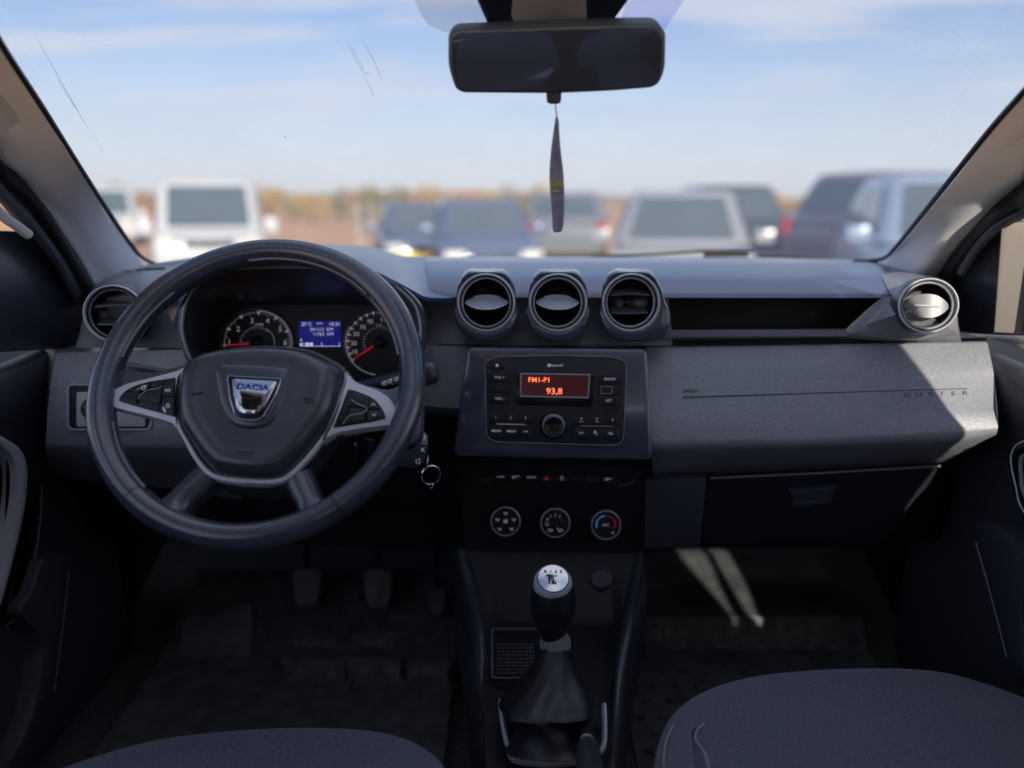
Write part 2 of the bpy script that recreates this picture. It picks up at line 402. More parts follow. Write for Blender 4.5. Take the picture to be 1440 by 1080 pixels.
for n_, (x, y) in {'10': (498.5, 495), '30': (497.5, 483), '50': (501, 470), '70': (510, 460.5), '90': (520.5, 452.5), '110': (541, 450), '130': (560, 460), '150': (569, 474)}.items(): b.text(n_, PI, x, y, 6.2, .0018, bold=.012)
b.text('km/h', PI, 533, 457, 3, .0018)
b.build('dial_marks', 'white_print', IC)
def needle(x0, y0, x1, y1):
    a, c = PI.p(x0, y0, .004), PI.p(x1, y1, .004); s = (c-a).cross(PI.n).normalized()
    b = MB(); b.slab([a-s*.0016, a+s*.0016, c+s*.0007, c-s*.0007], -PI.n*.001); b.build('needle', 'red_needle', IC)
needle(350, 483.2, 314, 486); needle(524.5, 487, 494.5, 506.5)
for cx in (362, 535): b = MB(); b.dome(PI, ell(cx, 482, 9.5, 8.4), .001, .007, 5); b.build('needle_hub', 'button_black', IC)
b = MB(); b.plate(PI, rect(418, 449, 481.5, 490.5, 1.5), .0012, 0); b.build('display_frame', 'soft_black', IC)
b = MB(); b.plate(PI, rect(420.5, 451.2, 479.5, 488.5, .8), .0016, .0002); b.build('display', 'screen_blue', IC)
b = MB()
b.text('20°C', PI, 431, 456, 5, .002); b.text('2WD', PI, 449.5, 455, 2.8, .002); b.text('10:31', PI, 470.5, 456, 5, .002, sx=1.05)
b.text('241112  KM', PI, 452, 463.3, 4.6, .002, sx=1.0); b.text('11763  KM', PI, 454.5, 470, 4.6, .002)
b.text('A', PI, 423.6, 478.2, 4, .002)
for x0, x1 in ((429.5, 434), (435, 440)): b.plate(PI, rect(x0, 481.8, x1, 486.5), .002, .0016)
b.plate(PI, rect(422, 486.4, 478.5, 487.1), .002, .0016); b.plate(PI, rect(452, 481.5, 452.8, 486.5), .002, .0016)
b.plate(PI, rect(477, 482, 477.8, 486.8), .002, .0016); b.text('0', PI, 427, 484, 3.4, .002); b.plate(PI, rect(421.6, 482.4, 424.8, 486), .002, .0016)
b.build('display_digits', 'screen_white', IC)
# ---- passenger fascia (airbag pad): lines along x
def surf(lines, name, m, ang=30, n=70, parent=D, **k):
    b = MB(); b.grid([resample([at(*q) for q in L], n) for L in lines]); return b.build(name, m, parent, ang=ang, **k)
padend = [(1388, 479.5), (1394, 500), (1400, 550), (1403.5, 600), (1401, 612)]
surf([[(906, 487.5, 1.16), (1150, 484, 1.16), (1386, 479.5, 1.145)],
      [(906, 488, 1.10), (1150, 485, 1.10), (1386.5, 480, 1.075)],
      [(906, 491, 1.094), (1150, 488, 1.094), (1389, 483, 1.07)],
      [(908, 530, 1.066), (1150, 527, 1.066), (1397.5, 525, 1.045)],
      [(910, 580, 1.034), (1150, 577, 1.034), (1402, 575, 1.02)],
      [(912, 618, 1.012), (1150, 614, 1.012), (1403.5, 600, 1.0)],
      [(913, 627, 1.010), (1150, 622, 1.010), (1345, 616, 1.003), (1402.5, 606, 1.0)],
      [(914, 634, 1.016), (1150, 629, 1.016), (1345, 622, 1.010), (1401, 611, 1.003)],
      [(917, 655, 1.052), (1130, 647, 1.052), (1300, 640, 1.045), (1365, 630, 1.030)],
      [(920, 671, 1.085), (1130, 661, 1.085), (1290, 653, 1.08), (1330, 649, 1.07)],
      [(920, 672, 1.14), (1130, 662, 1.14), (1290, 654, 1.14), (1330, 650, 1.14)]], 'airbag_panel', 'dash_plastic', ang=60)
# side cap of the pad
surf([[(1386, 479.5, 1.145), (1401, 550, 1.14), (1404, 600, 1.13), (1330, 650, 1.14)], [(1386.5, 480, 1.075), (1397.5, 525, 1.045), (1403.5, 600, 1.0), (1330, 649, 1.07)]], 'end_cap', 'dash_plastic', n=40)
# embossed line and model lettering on the pad
EP = Pl(1180, 552, 1.0505, 36)
b = MB()
zz = at(1150, 552, 1.05)
def on_pad(px, py):   # the pad face between its edge lines
    T = ((491, 1.094, 1.07), (530, 1.066, 1.045), (580, 1.034, 1.02), (618, 1.012, 1.0)); k = 0
    while k < 2 and py > T[k+1][0]: k += 1
    f = (py-T[k][0])/(T[k+1][0]-T[k][0]); Ya = T[k][1]+(T[k+1][1]-T[k][1])*f; Yb = T[k][2]+(T[k+1][2]-T[k][2])*f
    return at(px, py, Ya+(Yb-Ya)*max(0, (px-1150)/247)-.0022)
b.tube([on_pad(960, 558.5)]+[on_pad(x, 558.5-(x-960)*.030) for x in range(1000, 1360, 30)]+[on_pad(1360, 546.8)], .0007, seg=4)
b.build('embossed_line', 'dark_recess', D)
def pad_text(t, px, py, h, sx, rot, m, name, w=.0006, bold=0):
    c = on_pad(px, py); e1 = (on_pad(px+10, py-.3)-c).normalized(); e2 = (on_pad(px, py-6)-c).normalized()
    P = Pl(c=c, n=e1.cross(e2)); P.u = e1; P.v = e2; b = MB(); b.text(t, P, px, py, h, w, sx=sx, bold=bold); b.build(name, m, D)
for i, ch in enumerate('DUSTER'): pad_text(ch, 1276+i*16.2, 555.8-i*.6, 6.2, 1.5, 1, 'dark_recess', 'raised_letter', bold=.0)
pad_text('AIRBAG', 971, 549.5, 5, .95, 1, 'dark_recess', 'embossed_mark')
# ---- shelf recess between the vents
surf([[(925, 418.6, 1.103), (1262, 419, 1.103)], [(925, 419, 1.16), (1240, 419, 1.16)], [(930, 440, 1.165), (1215, 440, 1.165)], [(945, 464, 1.165), (1190, 463, 1.165)], [(946, 465.5, 1.10), (1191, 464.5, 1.10)]], 'shelf_recess', 'dark_recess', ang=30, n=20)
surf([[(944, 464, 1.103), (1190, 462.6, 1.103)], [(945, 466.6, 1.094), (1191, 465, 1.094)], [(940, 474, 1.096), (1192, 472.6, 1.096)], [(930, 477.5, 1.11), (1200, 475, 1.11)]], 'shelf_edge', 'dash_plastic', n=20, ang=20)
surf([[(898, 466, 1.12), (920, 474, 1.12), (945, 478, 1.125), (1200, 475, 1.125), (1300, 478, 1.12), (1388, 474, 1.12)], [(890, 488.5, 1.12), (920, 488.2, 1.12), (945, 488, 1.12), (1200, 485.5, 1.12), (1300, 483.5, 1.12), (1388, 481, 1.12)]], 'gap_strip', 'dark_recess', n=30)
# right hand wedge running from the shelf to the corner vent, and corner pod
surf([[(1240, 419, 1.10), (1262, 415, 1.10), (1280, 400, 1.09), (1300, 391, 1.09)], [(1191, 464, 1.095), (1230, 452, 1.075), (1268, 440, 1.05), (1290, 432, 1.04)], [(1192, 467.5, 1.092), (1240, 474, 1.075), (1290, 476, 1.06), (1335, 462, 1.06)], [(1192, 475, 1.10), (1250, 480.5, 1.10), (1320, 479, 1.10), (1350, 474, 1.10)]], 'corner_wedge', 'dash_plastic', ang=60, n=30)
surf([[(1236, 367, 1.40), (1290, 374, 1.30), (1318, 384, 1.24), (1335, 394, 1.19)],
      [(1240, 389, 1.215), (1275, 386, 1.20), (1318, 394, 1.15), (1345, 420, 1.12)],
      [(1252, 413, 1.102), (1268, 408, 1.09), (1318, 402, 1.08), (1343, 428, 1.08)],
      [(1258, 420, 1.09), (1280, 420, 1.07), (1322, 420, 1.07), (1346, 440, 1.07)],
      [(1275, 462, 1.08), (1300, 470, 1.075), (1330, 466, 1.075), (1347, 455, 1.08)],
      [(1290, 481, 1.10), (1310, 482, 1.10), (1330, 481, 1.10), (1352, 480, 1.10)],
      [(1300, 483, 1.14), (1320, 483, 1.14), (1340, 483, 1.14), (1356, 483, 1.14)]], 'corner_pod', 'dash_plastic', ang=60, n=30)
# defroster slots at the right base of the pillar
b = MB(); PG = Pl(1262, 381, 1.30, 60)
b.plate(PG, [(1228, 378.5), (1262, 379), (1290, 381), (1287, 386), (1262, 385), (1242, 384)], .0015, -.003); g = b.build('defroster_grille', 'dark_recess', D)
b = MB()
for x in (1246, 1259, 1271, 1282): b.plate(PG, [(x, 378), (x+6, 378), (x+2, 387), (x-4, 386)], .003, 0, .0005)
b.build('grille_bar', 'dash_plastic', g)
# ---- left end: pod, fascia
surf([[(150, 388, 1.30), (185, 377, 1.34), (235, 370, 1.36), (275, 370, 1.30)],
      [(133, 402, 1.20), (160, 388, 1.20), (200, 384, 1.18), (262, 392, 1.10)],
      [(119, 425, 1.12), (150, 398, 1.09), (190, 398, 1.07), (245, 415, 1.05)],
      [(117, 445, 1.10), (140, 420, 1.05), (190, 415, 1.04), (240, 425, 1.03)],
      [(112, 470, 1.10), (150, 470, 1.06), (190, 462, 1.06), (236, 440, 1.05)],
      [(106, 489, 1.09), (150, 490, 1.08), (200, 489, 1.08), (262, 489, 1.06)]], 'corner_pod', 'dash_plastic', ang=60, n=30)
b = MB(); PG = Pl(200, 382, 1.24, 55)
b.plate(PG, [(157, 391), (178, 381), (205, 377), (232, 376), (232, 381), (200, 386), (170, 391)], .006, -.003); g = b.build('defroster_grille', 'dark_recess', D)
b = MB()
for x in (172, 184, 196, 208, 220): b.plate(PG, [(x, 380), (x+8, 379), (x+1, 388), (x-6, 389)], .009, 0, .0005)
b.build('grille_bar', 'dash_plastic', g)
# left fascia, wraps under the wheel
surf([[(76, 491, 1.14), (160, 489, 1.12), (262, 488, 1.08), (300, 500, 1.06), (340, 545, 1.04)],
      [(78, 497, 1.08), (160, 494, 1.07), (258, 492, 1.05), (290, 520, 1.04), (340, 552, 1.03)],
      [(71, 540, 1.06), (160, 540, 1.05), (262, 540, 1.04), (300, 560, 1.04), (340, 580, 1.03)],
      [(66, 590, 1.045), (160, 590, 1.035), (262, 590, 1.025), (300, 600, 1.03), (340, 610, 1.03)],
      [(64, 622, 1.035), (160, 624, 1.025), (262, 624, 1.015), (300, 624, 1.02), (340, 630, 1.02)],
      [(64, 630, 1.04), (160, 632, 1.03), (262, 632, 1.02), (300, 632, 1.025), (340, 640, 1.03)],
      [(66, 650, 1.09), (160, 650, 1.08), (262, 650, 1.07), (300, 650, 1.07), (340, 660, 1.07)],
      [(80, 690, 1.20), (160, 700, 1.20), (262, 710, 1.20), (300, 720, 1.20), (340, 720, 1.20)]], 'driver_fascia', 'dash_plastic', ang=50, n=50)
surf([[(60, 486, 1.16), (66, 600, 1.12), (64, 660, 1.12)], [(77, 492, 1.09), (66, 600, 1.045), (66, 650, 1.08)]], 'end_cap', 'dash_plastic', n=30)
# fascia between the wheel and the radio
surf([[(590, 478, 1.12), (620, 484.5, 1.14), (660, 485, 1.14), (700, 485, 1.14)],
      [(590, 484, 1.085), (620, 486, 1.085), (660, 487, 1.085), (700, 487, 1.085)],
      [(560, 535, 1.06), (600, 530, 1.06), (645, 530, 1.06), (700, 530, 1.06)],
      [(540, 572, 1.05), (600, 571, 1.05), (640, 574, 1.05), (700, 574, 1.05)],
      [(530, 580, 1.058), (600, 578, 1.058), (640, 581, 1.058), (700, 581, 1.058)],
      [(520, 586, 1.12), (600, 586, 1.12), (640, 588, 1.12), (700, 588, 1.12)]], 'column_fascia', 'dash_plastic', ang=50, n=40)
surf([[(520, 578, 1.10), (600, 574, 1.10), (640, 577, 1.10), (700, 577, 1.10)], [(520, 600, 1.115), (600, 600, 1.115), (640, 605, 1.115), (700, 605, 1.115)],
      [(480, 700, 1.14), (600, 700, 1.14), (640, 700, 1.14), (700, 700, 1.14)]], 'lower_column_shade', 'soft_black', ang=24, n=40)  # near-black colour stands in for shade under the fascia overhang
# vertical strip right of the instruments beneath the hood
surf([[(575, 400, 1.14), (640, 419, 1.13), (700, 419, 1.13), (905, 419, 1.13), (940, 419, 1.13)], [(585, 430, 1.13), (640, 430, 1.13), (700, 430, 1.13), (905, 430, 1.13), (940, 430, 1.13)], [(592, 470, 1.115), (640, 470, 1.115), (700, 470, 1.115), (905, 470, 1.115), (945, 470, 1.115)], [(594, 483, 1.105), (640, 484, 1.105), (700, 485, 1.105), (905, 486, 1.105), (945, 486, 1.105)], [(594, 484, 1.14), (640, 485, 1.14), (700, 486, 1.14), (905, 487, 1.14), (945, 487, 1.14)]], 'vent_backing', 'dash_plastic', n=40)
# dark knee area behind / under the column and the lower dash in one body
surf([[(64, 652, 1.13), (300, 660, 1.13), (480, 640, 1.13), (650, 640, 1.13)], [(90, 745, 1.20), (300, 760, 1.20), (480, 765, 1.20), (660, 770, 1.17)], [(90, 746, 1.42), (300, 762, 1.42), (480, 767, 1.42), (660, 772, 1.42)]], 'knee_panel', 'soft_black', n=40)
# mirror adjuster recess with its pale insert and silver frame
PS = Pl(150, 572, 1.036, 14)
b = MB(); b.plate(PS, rect(93, 539, 214, 606, 9), .002, -.002, .001); sw = b.build('switch_recess', 'dark_recess', D)
b = MB(); b.ringband(PS, rect(93, 539, 214, 606, 10), .0035, .005, 0); b.build('silver_frame', 'dark_silver', sw)
b = MB(); b.plate(PS, rect(107, 551, 204, 600, 4), .004, 0, .0012); b.build('switch_insert', 'cream_insert', sw)
b = MB(); b.dome(PS, ell(128, 575, 15, 15), .004, .011, 6, 3); b.build('switch_knob', 'smooth_plastic', sw)
# ---- air vents
def vent(cx, cy, Y, R, tilt, yaw, kind, pod=None, rot=0):
    P = Pl(cx, cy, Y, tilt, yaw); c = P.c; n = P.n
    if pod:
        b = MB(); fr = [P.p(x, y, -.003) for x, y in pod[0]]; bk = [at(x, y, Y+.10) for x, y in pod[1]]
        fr = resample(fr+[fr[0]], 49)[:-1]; bk = resample(bk+[bk[0]], 49)[:-1]
        ringr = [c+P.u*(cos(a)*R*1.03)+P.v*(sin(a)*R*1.03) for a in [0]]
        # ring loop that starts at the same angle as the outlines
        def ang(q): d = q-c; return math.atan2(d.dot(P.v), d.dot(P.u))
        inner = [c+P.u*(cos(ang(q))*R*1.0)+P.v*(sin(ang(q))*R*1.0)-n*.001 for q in fr]
        b.grid([bk, [a.lerp(d, .5) for a, d in zip(bk, fr)], fr, [a.lerp(d, .3)+n*.003 for a, d in zip(fr, inner)], inner], cu=True)
        vt = b.build('air_vent', 'bezel_plastic', D, ang=55)
    else:
        b = MB(); b.lathe(c, n, [(R*1.06, -.05), (R*1.05, -.004), (R*1.0, 0)]); vt = b.build('air_vent', 'smooth_plastic', D)
    b = MB(); b.lathe(c, n, [(R*1.005, -.002), (R*1.0, .0015), (R*.96, .003), (R*.925, .001), (R*.92, -.003)], 56); b.build('vent_ring', 'satin_silver', vt)
    b = MB(); b.lathe(c, n, [(R*.925, -.002), (R*.89, -.001), (R*.86, -.004), (R*.855, -.006)], 56); b.build('vent_inner_ring', 'piano_black', vt)
    b = MB(); b.lathe(c, n, [(R*.86, -.004), (R*.83, -.003), (R*.80, -.006)], 56); b.build('vent_inner_ring', 'satin_silver' if kind != 'b' else 'dark_silver', vt)
    b = MB(); b.lathe(c, n, [(R*.81, -.005), (R*.79, -.012), (R*.74, -.028), (R*.4, -.04), (.0003, -.042)], 48); b.build('vent_bowl', 'piano_black', vt)
    if kind in 'cs':      # closed flap: a shallow lens facing up; centre pair coloured pale for the sky's reflection
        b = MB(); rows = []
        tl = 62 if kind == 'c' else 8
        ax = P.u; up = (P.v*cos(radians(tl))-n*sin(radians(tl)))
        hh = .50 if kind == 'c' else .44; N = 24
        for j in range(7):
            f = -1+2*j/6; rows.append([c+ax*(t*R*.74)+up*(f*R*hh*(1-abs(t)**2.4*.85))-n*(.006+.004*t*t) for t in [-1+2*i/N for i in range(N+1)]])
        b.grid(rows); b.grid([[q-n*.003 for q in r] for r in rows]); b.build('vent_flap', 'flap_sky_sheen' if kind == 'c' else 'flap_mid', vt, keep=True)
        b = MB(); top = rows[-1] if kind == 'c' else rows[3]; b.tube([q+n*.002 for q in top[5:-5]], .0012, seg=6); b.build('flap_tab', 'satin_silver', vt)
    else:
        for off, wd in ((.27, .66), (-.33, .62)):
            b = MB(); N = 20
            e = [c+P.u*(t*R*wd)+P.v*(R*off+R*.05*(1-t*t)*(1 if off > 0 else -.3))-n*.007 for t in [-1+2*i/N for i in range(N+1)]]
            b.grid([[q-n*.018+P.v*.006 for q in e], e, [q-P.v*.0022 for q in e], [q-n*.018+P.v*.003 for q in e]], cv=True); b.build('vent_slat', 'flap_grey', vt, ang=60)
    return vt
mat('flap_grey', (.10, .105, .12), .28, rvar=.05); mat('flap_mid', (.20, .20, .21), .35); mat('flap_sky_sheen', (.72, .74, .84), .3)
def podshape(cx): 
    fr = [(cx+42, 425), (cx+41, 405), (cx+35, 390), (cx+24, 382), (cx-24, 382), (cx-35, 390), (cx-41, 405), (cx-42, 425), (cx-46, 440), (cx-40, 460), (cx-28, 474), (cx-12, 480), (cx+12, 480), (cx+28, 474), (cx+40, 460), (cx+46, 440)]
    bk = [(cx+40, 425), (cx+38, 405), (cx+33, 385), (cx+26, 377.5), (cx-26, 377.5), (cx-33, 385), (cx-38, 405), (cx-40, 425), (cx-43, 440), (cx-38, 460), (cx-28, 474), (cx-12, 479), (cx+12, 479), (cx+28, 474), (cx+38, 460), (cx+43, 440)]
    return fr, bk
Rv = 41*Pl(784, 426, 1.045).sc(784, 426)
vent(683.5, 425.5, 1.045, Rv, 6, -2, 'c', podshape(683.5)); vent(784.7, 425.5, 1.045, Rv, 6, 0, 'c', podshape(784.7))
p3 = podshape(887.5); p3 = tuple([(x+(max(0, y-400)*.26 if x > 890 else 0), y+(max(0, x-900)*.05 if y > 450 else 0)) for x, y in L_] for L_ in p3)
vent(887.5, 425.5, 1.045, Rv, 6, 2, 'o', p3)
vent(161, 441, 1.02, .0385, 8, 12, 'b'); vent(1305, 430, 1.035, .0372, 8, -16, 's')
# ---- centre stack
PB = Pl(783, 560, 1.018, 13)
b = MB()
top = [(662, 487), (904, 489)]; 
b.grid([[PB.p(x, y, -.05) for x, y in ((655, 486), (783, 485), (912, 489))],
        [PB.p(x, y, -.006) for x, y in ((656, 487), (783, 486.5), (911, 490))]])
bez = rnd([(657, 487), (911, 490), (919, 640), (914, 648), (640, 642), (637, 632)], [9, 9, 5, 5, 5, 5])
b.plate(PB, bez, .006, -.05, .006)
b.build('centre_bezel', 'bezel_plastic', D, ang=30)
surf([[(637, 640, 1.03), (919, 646, 1.03)], [(640, 650, 1.075), (912, 656, 1.075)], [(655, 775, 1.10), (905, 778, 1.10)], [(655, 776, 1.3), (905, 779, 1.3)]], 'lower_stack', 'radio_face', ang=30, n=30)
surf([[(912, 646, 1.05), (906, 780, 1.10)], [(912, 646, 1.25), (906, 780, 1.25)]], 'stack_side', 'soft_black', n=10)
surf([[(640, 640, 1.04), (655, 776, 1.10)], [(640, 640, 1.25), (655, 776, 1.25)]], 'stack_side', 'soft_black', n=10)
# radio (part) with its own pieces
RD = MB(); RD.plate(PB, rnd([(683, 508), (700, 502), (782, 500.5), (864, 502.5), (880.5, 509), (876, 618), (870, 625), (860, 626), (700, 621), (690, 618), (684.5, 610)], [6, 14, 0, 14, 6, 6, 6, 5, 8, 8, 6]), .0095, .004, .0015)
RD = RD.build('radio', 'radio_face', D)
b = MB(); b.ringband(PB, rnd([(682, 508), (700, 501), (782, 499.5), (864, 501.5), (881.5, 509), (877.5, 618), (870, 626), (860, 627), (700, 622), (689, 619), (683.5, 610)], [6, 14, 0, 14, 6, 6, 6, 5, 8, 8, 6]), .0009, .0105, .005); b.build('radio_edge', 'dark_silver', RD)
b = MB(); b.plate(PB, rnd([(721, 525.5), (838, 527), (840, 532), (835, 568), (830, 572), (730, 570), (724, 566)], 4), .0085+.0025, .006, .001); b.build('screen_surround', 'piano_black', RD)
b = MB(); b.ringband(PB, [V(q) for q in ((731, 524.5), (830.5, 526), (828, 560.5), (731, 558.5))], .0022, .0135, .009); b.build('screen_frame', 'dark_silver', RD)
b = MB(); b.plate(PB, [V(q) for q in ((733, 527), (828.5, 528.5), (826, 558.5), (733, 556.5))], .0125, .009); b.build('screen', 'screen_red', RD)
b = MB(); b.text('FM1-P1', PB, 758.5, 534.5, 6.8, .0130, sx=1.05, bold=.01, rot=-.7); b.text('93,8', PB, 779.5, 550.5, 8.4, .0130, sx=1.1, bold=.015, rot=-.7); b.build('screen_text', 'screen_orange', RD)
def rbtn(x0, y0, x1, y1, r=1.5, name='button', w=.0112): b = MB(); b.plate(PB, rect(x0, y0, x1, y1, r, 3), w, .006, .0006); return b.build(name, 'button_black', RD)
rbtn(689, 510, 709.5, 519, 4); 
for y in (524, 539, 554): rbtn(687, y, 718.5, y+13.8, 2)
for y in (527, 541.5, 557): rbtn(842, y, 875, y+13.8, 2)
for i in range(3):
    rbtn(687.5+i*21.2, 578.5+i*.5, 708+i*21.2, 594.5+i*.5); rbtn(687.5+i*21.2, 598+i*.5, 708+i*21.2, 614+i*.5)
    rbtn(807+i*22, 581+i*.5, 828.3+i*22, 597+i*.5); rbtn(807+i*22, 600.5+i*.5, 828.3+i*22, 616.5+i*.5)
b = MB()
for x0, x1, y in ((698, 739, 596.4), (817, 862, 599)): b = MB(); b.plate(PB, [V((x0, y-.8)), V((x1, y)), V((x1, y+1.3)), V((x0, y+.6))], .0135, .009); b.build('button_bar', 'chrome_dull', RD)
b = MB(); c = PB.p(778, 598, .0095); s = PB.sc(778, 598)
b.lathe(c, PB.n, [(19*s, 0), (18*s, .003), (17.2*s, .0035)]); b.lathe(c, PB.n, [(12.6*s, .004), (12.4*s, .016), (11.4*s, .0165), (10*s, .0155), (.0002, .0155)]); kb = b.build('tuning_knob', 'piano_black', RD)
b = MB(); b.lathe(c, PB.n, [(16.6*s, .001), (16.2*s, .0035), (14.6*s, .012), (13.2*s, .0135), (12.8*s, .012)], 48); b.build('knob_ring', 'dark_silver', RD)
b = MB()
T = lambda t, x, y, h, **k: b.text(t, PB, x, y, h, .0117, **k)
b.dome(PB, ell(699, 513.8, 2.2, 2.4, 12), .0114, .0118, 2)
b.plate(PB, ell(772, 513.8, 2.3, 2.6, 14), .0100, .0095); T('Bluetooth', 782.5, 513.8, 3.3, bold=.02)
T('VOL +', 702.5, 530.7, 3.6, bold=.01); T('VOL -', 703, 560.5, 3.6, bold=.01); T('RADIO', 857.5, 533, 3.6, bold=.01); T('AST', 856, 563.4, 3.6, bold=.01)
for t, x, y in (('1', 697, 587), ('2', 718, 587.4), ('3', 739, 587.8), ('4', 817.5, 589), ('5', 839.5, 589.4), ('6', 861.5, 590)): T(t, x, y, 3.8)
for t, x, y in (('MEDIA', 698, 606), ('MENU', 719, 606.5), ('>>I', 739, 607), ('I<<', 817.5, 608.8), ('TEL', 858.5, 609.8)): T(t, x, y, 3.3, bold=.01)
b.tube([PB.p(x, y, .0118) for x, y in ((841, 611), (836, 611), (836, 607.5), (840.5, 607.5))], .0003, seg=4)
b.add([PB.p(x, y, .0118) for x, y in ((834.5, 607.5), (837.5, 605), (837.5, 610))], [(0, 1, 2)])
T('NEWS', 817.5, 593, 1.6); T('INFO', 839.5, 593.4, 1.6)
b.build('lettering', 'white_print', RD)
b = MB(); b.ringband(PB, rect(845, 543, 861, 554, 1), .0009, .0125, .011); b.build('usb_port', 'dark_silver', RD)
b = MB(); b.plate(PB, rect(847.5, 546, 858.5, 551.5, .8), .0117, .011); b.build('usb_port', 'soft_black', RD)
b = MB(); b.lathe(PB.p(705, 547.8, .0112), PB.n, [(.0022, 0), (.0018, .0006), (.001, -.001)]); b.build('aux_socket', 'soft_black', RD)
# button strip
PSB = Pl(784, 676, 1.083, 10)
BS = MB(); BS.plate(PSB, rnd([(671, 667), (895, 671), (890, 679), (880, 682.5), (690, 675.5), (680, 674)], 3), .004, -.02, .001); BS = BS.build('button_strip', 'radio_face', D)
for i in range(8):
    x = 694+i*21.6; b = MB(); b.plate(PSB, [V(q) for q in ((x, 667.5+i*.4), (x+20.6, 667.9+i*.4), (x+20.6, 678+i*.5), (x, 677.5+i*.5))], .009, .002, .002); b.build('button', 'button_black', BS)
b = MB(); b.tube([PSB.p(*q, .008) for q in ((671, 668), (675, 672.5), (684, 675), (692, 675.5))], [.0003, .0008, .001, .0008], seg=6); b.tube([PSB.p(*q, .008) for q in ((895, 671.5), (889, 678), (882, 681), (870, 681.5))], [.0005, .0016, .0016, .001], seg=6); b.build('strip_end', 'chrome_dull', BS)
b = MB(); T2 = lambda t, x, y, h, **k: b.text(t, PSB, x, y, h, .0098, **k)
T2('ECO', 747.5, 671.2, 2.8, sx=1.5, bold=.01)
def glyph(b, pl, P, w, r=.00035, closed=False): b.tube([pl.p(*q, w) for q in P], r, closed, seg=4)
glyph(b, PSB, [(699, 670), (702, 671.3), (706, 669.8), (709, 671)], .0098, .0005); glyph(b, PSB, ell(722.5, 671, 2.2, 1.6, 10), .0098, .0004, True); glyph(b, PSB, [(724.5, 670), (730, 669.3)], .0098, .0005)
glyph(b, PSB, rect(788, 671.4, 792.4, 674.6), .0098, .0004, True); glyph(b, PSB, ell(790.2, 671.4, 1.5, 2, 6, 0, 180), .0098, .0003)
glyph(b, PSB, ell(853, 674, 2.2, 1.4, 10), .0098, .0005, True); glyph(b, PSB, [(855, 673.6), (860, 673.2)], .0098, .0004)
b.build('lettering', 'white_print', BS)
b = MB(); b.add([PSB.p(*q, .0098) for q in ((768.5, 669), (773, 675.2), (764, 674.9))], [(0, 1, 2)]); b.build('hazard_symbol', 'red_print', BS)
# climate dials
PK = Pl(782, 735, 1.088, 10)
def climate(cx, cy, kind):
    s = PK.sc(cx, cy); R = 20.6*s; c = PK.p(cx, cy, .022)
    c2 = c-PK.n*.03+PK.u*.0035+PK.v*.004
    b = MB(); K = 48; ring = lambda cc, r, w: [cc+PK.n*w+(PK.u*cos(2*pi*k/K)+PK.v*sin(2*pi*k/K))*r for k in range(K)]
    b.grid([ring(c2, R*1.06, 0), ring(c, R*1.0, -.003), ring(c, R*.97, -.0005), ring(c, .0002, -.0005)], cu=True); kn = b.build('climate_dial', 'button_black', D)
    b = MB(); b.grid([ring(c, R*1.01, -.0025), ring(c, R*1.0, .0005), ring(c, R*.95, .0012), ring(c, R*.925, 0)], cu=True); b.build('dial_ring', 'satin_silver', kn)
    b = MB(); w = .0226
    if kind == 0:
        for x, y in ((711, 722), (699.5, 731), (711, 733), (722.5, 731), (702.5, 744), (719.5, 744)):
            glyph(b, PK, [(x-2.5, y-1.5), (x-1, y+1.5), (x+1.5, y+1.5), (x+2.5, y-1.5)], w, .0005); glyph(b, PK, [(x-1.5, y-.8), (x+1.5, y-.8)], w, .0004)
        glyph(b, PK, rect(708.5, 731, 713.5, 735), w, .0004, True)
    elif kind == 1:
        for t, x, y in (('0', 770, 730.5), ('1', 774.5, 726), ('2', 781, 724.8), ('3', 787, 726.5)): b.text(t, PK, x, y, 3.8, w)
        glyph(b, PK, rect(767.5, 735.5, 771, 739), w, .0004, True); glyph(b, PK, rect(771, 744.5, 777, 747.5, 1), w, .0004, True)
        glyph(b, PK, rect(785.5, 744.5, 791, 747.5, 1), w, .0004, True); glyph(b, PK, [(783, 742), (785, 744)], w, .0005)
    else:
        b.text('A/C', PK, 852, 738.3, 4, w)
        b.add([PK.p(*q, w) for q in ((860, 748.5), (863.4, 748.5), (861.7, 751))], [(0, 1, 2)])
    b.build('lettering', 'white_print', kn)
    if kind == 1:
        b = MB(); glyph(b, PK, [(788.5, 731), (790, 733), (791.5, 731)], w, .0006); b.build('lettering', 'amber_print', kn)
        b = MB(); b.plate(PK, rect(779.5, 714.6, 782.5, 717.5), .0235, .021); b.build('pointer', 'red_print', kn)
    if kind == 2:
        for a0, a1, m in ((95, 132, 'blue_dial_print'), (137, 200, 'blue_dial_print'), (85, 42, 'red_print'), (38, -22, 'red_print')):
            b = MB(); b.grid([[PK.p(q.x, q.y, w) for q in ell(852, 738, 14.2, 13.4, 14, a0, a1)], [PK.p(q.x, q.y, w) for q in ell(852, 738, 12.4, 11.7, 14, a0, a1)]]); b.build('temperature_arc', m, kn)
        b = MB(); b.plate(PK, rect(870.3, 749, 872.2, 750.6), .0225, .02); b.build('pointer', 'red_print', kn)
climate(711, 733.5, 0); climate(781, 735.5, 1); climate(852.3, 738.5, 2)
